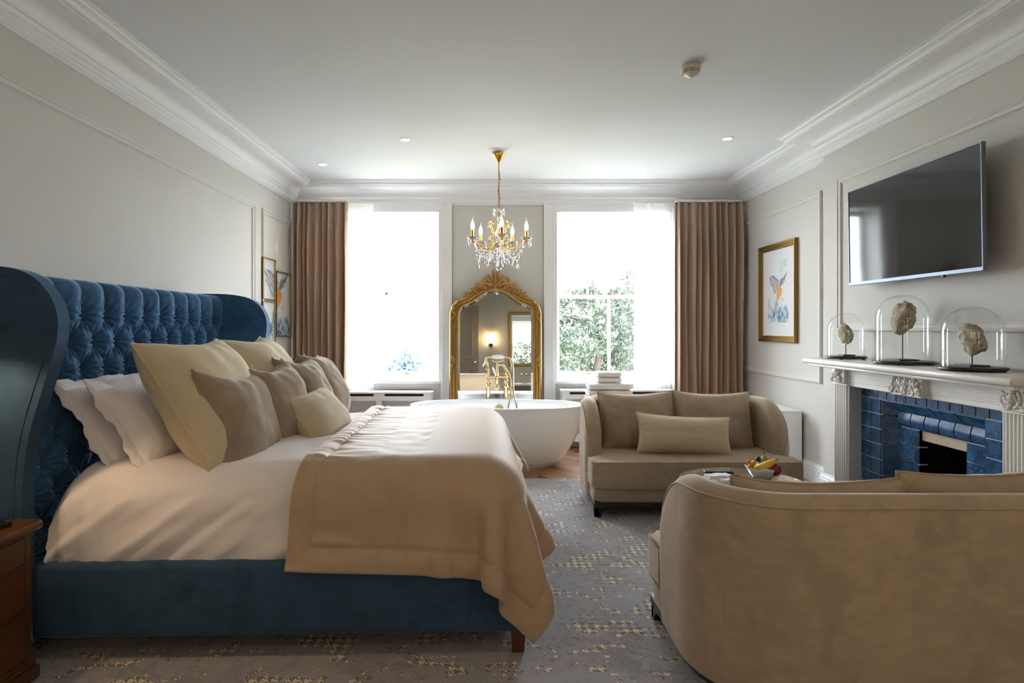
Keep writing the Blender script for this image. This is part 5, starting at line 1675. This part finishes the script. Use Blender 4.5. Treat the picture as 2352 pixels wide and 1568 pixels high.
# the three panels show one bird between them
def sub(ya, yb_, za, zb_):
    Y0_, Y1_, Z0_, Z1_ = 5.80, 6.60, 1.20, 2.06
    return lambda u, v: bird(((ya + (yb_ - ya) * u) - Y0_) / (Y1_ - Y0_) * 1.02 - .0, ((za + (zb_ - za) * v) - Z0_) / (Z1_ - Z0_) * .92)
for (ya, yb_, za, zb_, lab) in ((5.79, 6.115, 1.617, 2.03, 'small slim framed print holding the bird wing tip, upper of three'), (5.79, 6.115, 1.19, 1.602, 'small slim framed print partly behind the cream cushion, lower of three'), (6.14, 6.595, 1.245, 1.925, 'tall slim framed print with orange bird body and beak beside the curtain')):
    picture(1, XL, ya, yb_, za, zb_, .009, .016, lab, sub(ya, yb_, za, zb_), (.009, .009, .009, .009), metal('slim_gold', srgb(196, 168, 104), .3, .1), thin, GP, res=(60, 80))
# ================================================================== CURTAINS
def curtain(name, x0, x1, y, amp, folds, mat, seed, label, cat, ztop=2.722, thick=.0, z0=.004, gather=0.0):
    random.seed(seed)
    root = empty(name, ((x0 + x1) / 2, y, 0), 0, label, cat)
    nu = folds * 14; nv = 40
    ph = [random.random() * 2 * PI for _ in range(4)]
    wd = [random.uniform(.6, 1.4) for _ in range(folds)]
    tot = sum(wd); acc = [0]
    for w_ in wd: acc.append(acc[-1] + w_ / tot)
    am = [random.uniform(.65, 1.25) for _ in range(folds)]
    def f(i, j):
        u = i / (nu - 1); v = j / (nv - 1)
        k = min(folds - 1, max(0, next((q for q in range(folds) if acc[q + 1] >= u), folds - 1)))
        t = (u - acc[k]) / (acc[k + 1] - acc[k])
        up = sstep(.80, 1.0, v)
        s = math.sin(2 * PI * t)
        a = amp * am[k] * (1 - .45 * up)
        x = (u - .5) * (x1 - x0) + .010 * math.sin(v * 5 + k * 2.1 + ph[0]) * (1 - v) + .28 * (x1 - x0) / folds * math.sin(4 * PI * t) * .35
        yy = a * math.copysign(abs(s)**.8, s) + .012 * math.sin(v * 7 + k + ph[1]) * (1 - up) + .006 * math.sin(t * 12 * PI + k) * up
        return (x, yy, z0 + (ztop - z0) * v)
    b = MB().grid(nu, nv, f)
    o = b.build('drape', mat, root, smooth=180, recalc=False)
    if thick:
        m = o.modifiers.new('thickness', 'SOLIDIFY'); m.thickness = thick; m.offset = 0
    MB().rbox(-(x1 - x0) / 2, (x1 - x0) / 2, -.02, .02, ztop - .002, ztop + .02, .004, 1).build('heading_track', M['white'], root)
    return root
def sheer_mat():
    t = NT('sheer_voile')
    tr = t.n.new('ShaderNodeBsdfTransparent'); tl_ = t.n.new('ShaderNodeBsdfTranslucent'); df = t.n.new('ShaderNodeBsdfDiffuse')
    tl_.inputs[0].default_value = (.95, .96, .98, 1); df.inputs[0].default_value = (.93, .94, .96, 1)
    m1 = t.n.new('ShaderNodeMixShader'); m1.inputs[0].default_value = .5
    t.link(tl_.outputs[0], m1.inputs[1]); t.link(df.outputs[0], m1.inputs[2])
    m2 = t.n.new('ShaderNodeMixShader')
    f = t.math('MULTIPLY_ADD', t.noise(300, 2, .5, t.coord((1, 1, .2))), .2, .45)
    t.link(f, m2.inputs[0]); t.link(tr.outputs[0], m2.inputs[1]); t.link(m1.outputs[0], m2.inputs[2])
    t.link(m2.outputs[0], t.out.inputs['Surface']); t.n.remove(t.p)
    return t.m
MS = sheer_mat()
curtain('curtain', -2.205, -1.60, 6.568, .068, 8, M['curtain'], 3, 'brown full length curtain beside the three small pictures', 'curtain', thick=.004)
curtain('curtain', 2.005, 2.745, 6.568, .068, 10, M['curtain'], 9, 'brown full length curtain beside the large gold framed picture', 'curtain', thick=.004)
curtain('sheer_curtain', -1.70, -1.34, 6.665, .02, 9, MS, 5, 'gathered white sheer curtain at the window nearer the bed', 'curtain')
curtain('sheer_curtain', 1.57, 2.05, 6.665, .02, 11, MS, 6, 'gathered white sheer curtain at the window nearer the fireplace', 'curtain')

# ================================================================== RADIATOR COVERS
def grille(mb, u0, u1, v0, v1, mp, pitch=.021):
    # crossing diagonal strips
    for sg in (1, -1):
        k = -40
        span = (u1 - u0) + (v1 - v0)
        c = u0 - (v1 - v0) - .1
        while c < u1 + (v1 - v0) + .1:
            # line u = c + sg*(v - v0)
            pts = []
            va, vb = v0, v1
            ua, ub = c + sg * (va - v0), c + sg * (vb - v0)
            # clip in u
            def clip(p, q):
                (a, b), (d, e) = p, q
                if a == d: return None
                lo, hi = 0., 1.
                for bound, s in ((u0, 1), (u1, -1)):
                    fa, fd = s * (a - bound), s * (d - bound)
                    if fa < 0 and fd < 0: return None
                    if fa < 0: lo = max(lo, fa / (fa - fd))
                    elif fd < 0: hi = min(hi, fa / (fa - fd))
                if lo >= hi: return None
                return (a + (d - a) * lo, b + (e - b) * lo), (a + (d - a) * hi, b + (e - b) * hi)
            r = clip((ua, va), (ub, vb))
            if r:
                (a, b), (d, e) = r
                w = .0042
                vs = [mp(a - w, b, 0), mp(a + w, b, 0), mp(d + w, e, 0), mp(d - w, e, 0)]
                vs2 = [mp(a - w, b, .004), mp(a + w, b, .004), mp(d + w, e, .004), mp(d - w, e, .004)]
                mb.add(vs + vs2, [(4, 5, 6, 7), (0, 1, 5, 4), (1, 2, 6, 5), (2, 3, 7, 6), (3, 0, 4, 7)])
            c += pitch
def rad_cover(name, loc, rz, W, D, H, label, ngr):
    root = empty(name, loc, rz, label, 'radiator cover', 'radiator covers')
    t = .018
    # local: front faces -y, back at y=0
    MB().rbox(-W / 2 - .012, W / 2 + .012, -D - .015, 0, H - .022, H, .006, 2).build('top', M['white'], root)
    for s in (-1, 1): MB().rbox(s * W / 2 - t / 2, s * W / 2 + t / 2, -D, 0, .0, H - .022, .003, 1).build('side_panel', M['white'], root)
    # front panel: outlined openings framed by rails and stiles
    f = MB(); y0, y1 = -D, -D + t
    zt, zb = H - .10, .17
    f.box(-W / 2, W / 2, y0, y1, H - .046, H - .022) if False else None
    slots = []
    n = ngr; gap = .06; gw = (W - gap * (n + 1)) / n
    xs = [(-W / 2 + gap + k * (gw + gap), -W / 2 + gap + k * (gw + gap) + gw) for k in range(n)]
    # top rail pierced with a dark finger slot above each grille
    prev = -W / 2
    for (a, b) in xs:
        f.box(prev, a + .03, y0, y1, H - .05, H - .022); prev = b - .03
    f.box(prev, W / 2, y0, y1, H - .05, H - .022)
    f.box(-W / 2, W / 2, y0, y1, zt, H - .05); f.box(-W / 2, W / 2, y0, y1, .085, zb)
    prev = -W / 2
    for (a, b) in xs: f.box(prev, a, y0, y1, zb, zt); prev = b
    f.box(prev, W / 2, y0, y1, zb, zt)
    # bracket feet with a shaped apron
    for s in (-1, 1):
        pr = [(0, .085), (0, 0), (.05, 0), (.055, .02), (.075, .03), (.085, .05), (.11, .055), (.12, .085)]
        A = [(s * (W / 2 - u), y0, z) for u, z in pr]; B = [(x, y1, z) for x, _, z in A]; q = len(pr)
        f.add(A + B, [tuple(range(q)), tuple(range(q, 2 * q))] + [(k, (k + 1) % q, q + (k + 1) % q, q + k) for k in range(q)])
    fo_ = f.build('front_panel', M['white'], root, smooth=0)
    for (a, b) in xs:
        g = MB(); grille(g, a, b, zb, zt, lambda u, v, h: (u, y0 + .010 - h, v))
        o = g.build('grille', M['white'], fo_, smooth=0, recalc=False); o['kind'] = 'stuff'
    MB().box(-W / 2 + .01, W / 2 - .01, -D + .05, -.02, .10, H - .03).build('radiator', plain('dark_radiator', srgb(40, 40, 42), .6), root, smooth=0)
    return root
rad_cover('radiator_cover', (-1.256, 6.705, 0), 0, 1.16, .15, .635, 'white latticed radiator cover beneath the window nearer the bed', 2)
rad_cover('radiator_cover', (1.36, 6.705, 0), 0, 1.22, .15, .655, 'white latticed radiator cover behind the stacked towels', 2)
rad_cover('radiator_cover', (2.765, 5.90, 0), -PI / 2, 1.10, .20, .60, 'white radiator cover against the wall beneath the large picture', 2)

# ================================================================== SIDE TABLE AND TOWELS
st_ = empty('side_table', (1.075, 5.62, 0), 0, 'small round brass side table with glass top behind the loveseat', 'table')
tzz = .70
MB().lathe([(0, tzz - .010), (.205, tzz - .010), (.207, tzz - .005), (.205, tzz), (0, tzz)], 48).build('glass_top', plain('green_glass', srgb(170, 196, 184), .08, var=.02, coat=.5), st_)
MB().lathe([(.20, tzz - .022), (.212, tzz - .022), (.214, tzz - .018), (.214, tzz - .004), (.209, tzz - .002), (.207, tzz - .008), (.2, tzz - .012)], 48, cap=False).build('rim', M['brass'], st_)
for k in range(3):
    a = k * 2 * PI / 3 + .4
    MB().tube([(.20 * math.cos(a), .20 * math.sin(a), 0), (.20 * math.cos(a), .20 * math.sin(a), tzz - .015)], .008, 8).build('leg', M['brass'], st_)
MB().tube([(.20 * math.cos(a), .20 * math.sin(a), .12) for a in [2 * PI * k / 36 for k in range(36)]], .006, 8, closed=True).build('stretcher_ring', M['brass'], st_)
def towel(x, y, z, w, d, h, seed, label):
    root = empty('towel', (x, y, z), .03 * math.sin(seed * 3), label, 'towel', 'folded white towels on the side table')
    # front fold is a rounded bight; three plies visible at the ends
    b = MB(); n = 26; m = 24
    def f(i, j):
        u = -1 + 2 * i / (n - 1); a = 2 * PI * j / m
        c, s = sup(a, 4.0)
        yy = c * d / 2; zz = h / 2 + s * h / 2
        k = 1 - .04 * abs(u)**6
        zz = h / 2 + (zz - h / 2) * (1 + .06 * nz(u * 3 + seed, c * 2, s)) * (1 - .10 * abs(u)**8)
        zz += .002 * math.sin(u * 5 + seed) if s > 0 else 0
        return (u * w / 2 + .004 * nz(c * 3, s * 3, seed), yy * k + .004 * nz(u * 3, s * 2, seed), max(0, zz))
    b.grid(n, m, f, cv=True)
    b.add([f(0, j) for j in range(m)], [tuple(range(m))]); b.add([f(n - 1, j) for j in range(m)], [tuple(range(m))])
    b.build('terry_cloth', M['towel'], root, smooth=60)
    for zz in (.36, .66):
        MB().tube([(-w / 2 + .01 + (w - .02) * k / 8, -d / 2 - .001, h * zz + .0015 * math.sin(k + seed)) for k in range(9)], .0022, 6).build('fold_line', M['towel'], root)
    return root
z = tzz + .001
for (w_, h_, s_, lab) in ((.402, .062, 1, 'large folded white towel at the bottom of the stack'), (.390, .064, 2, 'large folded white towel second from the bottom of the stack'),
                         (.216, .050, 3, 'small folded white towel third from the bottom of the stack'), (.214, .050, 4, 'small folded white towel on top of the stack')):
    towel(1.075 + (.01 if w_ > .3 else .005), 5.62, z, w_, .26 if w_ > .3 else .2, h_, s_, lab); z += h_ + .001

# ================================================================== BEDSIDE CHEST, CORD AND LAMP
ns = empty('bedside_chest', (-2.0, 2.02, 0), 0, 'brown wooden three drawer bedside chest in the corner by the bed', 'bedside table')
X0, X1, Y0_, Y1_ = -.215, .232, -.285, .265
MB().rbox(X0, X1, Y0_, Y1_, .07, .575, .004, 1).build('carcass', M['oak'], ns)
pt_ = [(X0, Y0_ - .025), (X1 + .028, Y0_ - .025), (X1 + .034, Y0_ - .019), (X1 + .034, Y1_ + .012), (X1 + .028, Y1_ + .018), (X0, Y1_ + .018)]
MB().prism(pt_, .575, .611, .013, 4).build('top', M['oak'], ns)
MB().prism([(X0, Y0_ - .015), (X1 + .02, Y0_ - .015), (X1 + .02, Y1_ + .015), (X0, Y1_ + .015)], .0, .055, .01, 3).build('plinth', M['oak'], ns)
MB().prism([(X0, Y0_ - .008), (X1 + .01, Y0_ - .008), (X1 + .01, Y1_ + .008), (X0, Y1_ + .008)], .055, .072, .006, 3).build('base_moulding', M['oak'], ns)
for (z0, z1) in ((.455, .555), (.285, .435), (.095, .265)):
    dr = MB().rbox(X1 - .01, X1 + .004, Y0_ + .04, Y1_ - .035, z0, z1, .003, 1).build('drawer', M['oak'], ns)
    MB().frame(Y0_ + .036, Y1_ - .031, z0 - .004, z1 + .004, [(0, 0), (.0, .0025), (.003, .0025), (.004, -.004)], lambda u, v, h: (X1 + h, u, v)).build('cock_bead', M['legwood'], dr, smooth=0)
    for s in (-.01,):
        MB(Matrix.Translation((X1 + .004, s, (z0 + z1) / 2)) @ Matrix.Rotation(PI / 2, 4, 'Y')).lathe([(.006, 0), (.006, .01), (.015, .018), (.016, .025), (.010, .030), (0, .031)], 18).build('knob', M['legwood'], dr)
cd = []
cen = spline([(-2.15, 2.20, .622), (-2.05, 2.235, .622), (-1.93, 2.243, .622), (-1.83, 2.235, .622), (-1.792, 2.205, .622), (-1.80, 2.165, .622), (-1.83, 2.14, .622), (-1.845, 2.08, .622), (-1.85, 1.98, .622), (-1.92, 1.90, .622)], 26)
for i, p in enumerate(cen):
    a = i * 1.15
    q = Vector(cen[min(i + 1, len(cen) - 1)]) - Vector(cen[max(i - 1, 0)]); q.normalize()
    sd_ = Vector((-q.y, q.x, 0))
    cd.append(tuple(Vector(p) + sd_ * .0075 * math.cos(a) + Vector((0, 0, 1)) * .0075 * math.sin(a)))
co = MB().tube(cd, .0033, 6).build('telephone_cord', M['black'], None, smooth=180)
tag(co, 'black coiled telephone cord lying on the bedside chest', 'cord')
# bedside lamp, out of the picture: its light falls on the near wing of the headboard
lp = empty('bedside_lamp', (-1.93, 2.06, .611), 0, 'tall bronze bedside lamp with a dark capped shade on the bedside chest', 'lamp')
MB().lathe([(0, 0), (.07, 0), (.072, .01), (.03, .02), (.010, .04), (.010, .74), (0, .74)], 24).build('lamp_base', M['bronze'], lp)
MB().lathe([(.10, .70), (.085, .86), (.0, .862)], 40, cap=False).build('lamp_shade', plain('card_shade', srgb(60, 56, 52), .9), lp)
MBL = emit('warm_bulb', (1, .66, .36, 1), 300)
MB().ell((0, 0, .775), (.026, .026, .03), 14, 10).build('bulb', MBL, lp, smooth=180)

# ================================================================== CEILING FITTINGS
MDL = emit('downlight_lens', (1, .93, .82, 1), 9)
DL = [(-.754, 5.114, 'round white recessed downlight, the middle one between bed and chandelier', 6), (-1.687, 5.895, 'round white recessed downlight in the corner over the curtain by the bed', 6), (2.0, 5.09, 'round white recessed downlight over the fireplace side of the far loveseat', 6),
      (-.9, 1.5, 'added unseen downlight warming the near side of the bed', 8), (1.9, 1.3, 'added unseen downlight warming the back of the foreground loveseat', 4), (-1.2, -.5, 'added unseen downlight before the door behind the camera', 9), (.5, -.5, 'added unseen downlight before the gold framed mirror behind the camera', 9), (2.0, -.6, 'added unseen downlight in the far corner behind the camera', 9)]  # this second row is added out of view as warm fill light
for (x, y, lab, pw_) in DL:
    r_ = empty('downlight', (x, y, HC), 0, lab, 'downlight', 'recessed ceiling downlights')
    MB().lathe([(.048, 0), (.048, -.003), (.044, -.006), (.038, -.005), (.036, 0)], 36, cap=False).build('trim_ring', M['white'], r_)
    MB().lathe([(0, -.0025), (.0365, -.0025), (.037, -.001)], 36).build('lens', MDL, r_, smooth=0)
    ld = bpy.data.lights.new('downlight_lamp', 'SPOT'); ld.energy = pw_; ld.color = (1, .70, .44); ld.spot_size = R(130); ld.spot_blend = .9; ld.shadow_soft_size = .04
    lo = bpy.data.objects.new('downlight_lamp', ld); COL.objects.link(lo); lo.parent = r_; lo.location = (0, 0, -.02)
sd_ = empty('smoke_detector', (1.212, 3.66, HC), 0, 'round white smoke detector on the ceiling', 'smoke detector')
MSD = plain('aged_white_plastic', srgb(222, 218, 204), .35, var=.02)
MB().lathe([(0, 0), (.056, 0), (.058, -.004), (.058, -.018), (.061, -.022), (.061, -.030), (.057, -.036), (.052, -.038)], 44).build('base', MSD, sd_)
MB().lathe([(.046, -.03), (.046, -.052), (0, -.052)], 40).build('vent_core', M['black'], sd_)
MB().lathe([(.0535, -.042), (.0535, -.045), (.046, -.047), (.046, -.042)], 44, cap=False).build('vent_ring', MSD, sd_)
for k in range(8):
    a = k * PI / 4 + .2
    MB(Matrix.Rotation(a, 4, 'Z')).box(.040, .054, -.0025, .0025, -.056, -.036).build('rib', MSD, sd_, smooth=0)
MB().lathe([(.048, -.050), (.046, -.056), (.036, -.063), (.022, -.067), (.0, -.068)], 40).build('cap', MSD, sd_)
MB().lathe([(.017, -.066), (.016, -.074), (.010, -.080), (0, -.082)], 24).build('indicator_lens', plain('clear_plastic', srgb(235, 240, 242), .08, var=0, coat=1), sd_)

# ================================================================== THE END OF THE ROOM BEHIND THE CAMERA (seen in the mirrors)
dr_ = empty('door_1', (0, 0, 0)); dr_['kind'] = 'structure'
MDr = plain('greige_door_paint', srgb(150, 136, 118), .55, var=.02)
MB().rbox(-1.25, -.36, YB, YB + .04, 0, 2.42, .004, 1).build('door_leaf', MDr, dr_)
for (z0, z1) in ((.2, 1.0), (1.1, 2.28)):
    MB().frame(-1.10, -.51, z0, z1, PMF, lambda u, v, h: (u, YB + .04 + h, v)).build('door_moulding', MDr, dr_, smooth=30)
MB().lathe([(.02, 0), (.02, .03), (.028, .045), (.028, .06), (0, .065)], 16).build('door_knob', M['brass'], dr_).matrix_local = Matrix.Translation((-.44, YB + .04, 1.02)) @ Matrix.Rotation(-PI / 2, 4, 'X')
# ladder of warm wall sconces
MSc = emit('sconce_glass', (1.0, .72, .40, 1), 40)
def sconce(x, z, lab):
    s = empty('wall_sconce', (x, YB, z), 0, lab, 'wall light', 'wall sconces behind the camera')
    MB(Matrix.Rotation(-PI / 2, 4, 'X')).lathe([(.055, 0), (.055, .01), (.048, .016), (0, .016)], 28).build('backplate', M['bronze'], s)
    MB().tube([(0, .01, 0), (0, .085, 0)], .012, 10).lathe([(.034, -.04), (.036, -.035), (.036, .03), (.030, .034)], 24, (0, .085, 0)).build('holder', M['bronze'], s)
    MB().lathe([(.033, .034), (.034, .04), (.034, .255), (.032, .26)], 28, (0, .085, 0)).build('glass_shade', MSc, s, smooth=40)
    MB().lathe([(.036, .258), (.037, .262), (.037, .272), (0, .274)], 28, (0, .085, 0)).build('cap', M['bronze'], s)
sconce(-.06, 1.45, 'lit cylindrical wall sconce seen in the gilt mirror beside the gold framed mirror')
sconce(2.15, 1.6, 'lit cylindrical wall sconce on the far side of the gold framed mirror')
wm = empty('wall_mirror', (0, 0, 0), 0, 'rectangular gold framed wall mirror seen reflected in the gilt mirror', 'mirror')
mb_ = lambda u, v, h: (u, YB + h, v)
MB().frame(.36, 1.36, .92, 2.26, [(0, 0), (0, .04), (.02, .045), (.03, .03), (.06, .03), (.075, .02), (.08, .01)], mb_).build('frame', M['goldframe'], wm, smooth=30)
q_ = MB(); q_.add([mb_(.43, .99, .012), mb_(1.29, .99, .012), mb_(1.29, 2.19, .012), mb_(.43, 2.19, .012)], [(0, 1, 2, 3)]); q_.build('mirror_glass', M['mirror'], wm, smooth=0)
va = empty('vanity', (.95, YB + .026, 0), 0, 'white vanity shelf with brass taps reflected low in the gilt mirror', 'vanity')
MB().rbox(-.55, .55, 0, .42, .46, .54, .01, 2).build('basin_slab', M['porcelain'], va)
MB().rbox(-.53, .53, .0, .38, .12, .455, .006, 1).build('cabinet', plain('grey_oak', srgb(120, 108, 96), .5, var=.1, aniso=(1, 1, 12)), va)
for x in (-.12, 0, .12):
    MB(Matrix.Translation((x - .15, 0, .72)) @ Matrix.Rotation(-PI / 2, 4, 'X')).lathe([(.028, 0), (.028, .008), (.012, .014), (.012, .05), (.022, .054), (.022, .07), (0, .072)], 18).build('wall_tap', M['brass'], va)

# ================================================================== OUTSIDE
GZ = -4.6
gd = MB().box(-90, 90, 7.6, 190, GZ - .4, GZ).build('ground_outside', plain('dry_lawn', srgb(150, 150, 132), .95, var=.12, vscale=.6))
gd['kind'] = 'structure'
MBk = plain('pine_bark', srgb(62, 54, 48), .9, var=.3, vscale=9, bump=.5, bscale=20)
def needles(name, c1, c2):
    t = NT(name); p = t.p
    f = t.noise(2.2, 4, .6, t.coord())
    t.link(t.ramp(f, [(.4, c1), (.62, c2)]), p.inputs['Base Color']); p.inputs['Roughness'].default_value = .8
    return t.m
def pine(name, loc, clumps, trunk, branches, mat, label, seed, nd=130, size=.16):
    random.seed(seed); rs = np.random.RandomState(seed)
    root = empty(name, loc, 0, label, 'tree', 'trees outside the windows')
    b = MB().tube(spline(trunk, 6), [.17 * (1 - .75 * i / (6 * (len(trunk) - 1))) for i in range(6 * (len(trunk) - 1) + 1)], 8)
    for br in branches:
        q = spline(br, 5); b.tube(q, [.055 * (1 - .7 * i / (len(q) - 1)) for i in range(len(q))], 6)
    tr_ = b.build('trunk', MBk, root, smooth=180)
    vs = []; fs = []
    for (cx_, cy_, cz_, r) in clumps:
        n = int(nd * (r / .6)**2)
        d = rs.normal(size=(n, 3)); d /= np.linalg.norm(d, axis=1)[:, None]
        pos = np.array([cx_, cy_, cz_]) + d * np.array([r, r, r * .55]) * (rs.rand(n, 1)**.4)
        for p_, dd in zip(pos, d):
            # a tuft: three crossed blades fanning outward
            for k in range(3):
                v = np.array([dd[0], dd[1], dd[2] + .35]) + rs.normal(size=3) * .55; v /= np.linalg.norm(v)
                s = np.cross(v, rs.normal(size=3)); s /= max(1e-6, np.linalg.norm(s))
                L = size * rs.uniform(.7, 1.3); w = L * .17
                i0 = len(vs)
                vs += [tuple(p_ - s * w * .3), tuple(p_ + v * L * .5 - s * w), tuple(p_ + v * L), tuple(p_ + v * L * .5 + s * w)]
                fs.append((i0, i0 + 1, i0 + 2, i0 + 3))
    fo_ = MB(); fo_.v = vs; fo_.f = fs
    o = fo_.build('foliage', mat, root, smooth=0, recalc=False); o['kind'] = 'stuff'
    return root
N1 = needles('pine_needles', srgb(34, 46, 34), srgb(70, 80, 62)); N2 = needles('grey_pine_needles', srgb(56, 62, 56), srgb(96, 98, 88)); N3 = needles('hazed_needles', srgb(96, 116, 134), srgb(130, 146, 158))  # the pale needles carry distance haze in their colour
random.seed(12)
cl = []
for (x, z, r) in ((-.6, 1.55, .55), (-.1, 1.75, .45), (-.7, .95, .6), (.1, 1.15, .6), (-.3, .55, .7), (.5, .70, .6), (-.8, .15, .65), (.1, .0, .6), (.7, .15, .55), (-.5, -.35, .6), (.3, -.5, .55), (.9, -.3, .5), (-1.3, .5, .6), (-1.4, -.2, .6), (1.1, .55, .5), (1.0, 1.2, .5), (1.2, 1.7, .4), (.8, 1.75, .45), (-1.3, 1.5, .55), (-1.6, .9, .6)):
    cl.append((x, random.uniform(-.9, .9), z + .42, r))
pine('pine_tree', (2.75, 16.5, 0), cl, [(.1, 0, GZ), (.0, 0, -2), (.05, 0, -.3), (.2, .1, .7), (.1, .2, 1.6), (.0, 0, 2.8)],
     [[(.0, 0, .1), (-.6, -.2, .35), (-1.3, -.3, .45)], [(.02, 0, -.4), (-.5, .2, -.9), (-1.0, .2, -1.3)], [(.15, .1, .5), (.7, .0, .8), (1.2, 0, .9)], [(.1, .1, 1.3), (-.6, 0, 1.6), (-1.2, 0, 1.7)], [(.1, .2, 1.6), (.6, .1, 2.1), (1.0, 0, 2.5)]],
     N1, 'dense dark green pine through the window beside the gilt mirror', 4, 330, .12)
cl = []
for (x, z, r) in ((.0, 2.9, .45), (.35, 2.5, .4), (-.3, 2.3, .4), (.2, 2.0, .45), (-.2, 1.4, .5), (.2, .9, .55), (-.15, .4, .55), (.25, -.1, .5), (-.1, -.6, .5), (.15, -1.0, .45), (.55, 1.7, .35)):
    cl.append((x, random.uniform(-.5, .5), z, r))
pine('pine_tree', (4.25, 19.0, 0), cl, [(0, 0, GZ), (.1, 0, -1), (-.05, 0, .5), (.1, 0, 1.8), (.0, 0, 3.0)], [[(.0, 0, 1.2), (.5, 0, 1.9), (.9, 0, 2.1)], [(0, 0, .4), (-.4, 0, .9), (-.7, 0, 1.2)]],
     N2, 'slender grey green pine seen past the glazing bar', 6, 240, .13)
cl = []
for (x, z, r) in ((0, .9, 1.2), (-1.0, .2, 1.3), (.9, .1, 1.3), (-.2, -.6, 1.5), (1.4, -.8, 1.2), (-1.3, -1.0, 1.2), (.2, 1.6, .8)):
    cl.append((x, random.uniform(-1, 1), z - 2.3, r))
pine('distant_tree', (-6.2, 42, 0), cl, [(0, 0, GZ), (0, 0, -2), (0, 0, -.5)], [], N3, 'tree tinted pale with haze far off through the window nearer the bed', 8, 90, .35)
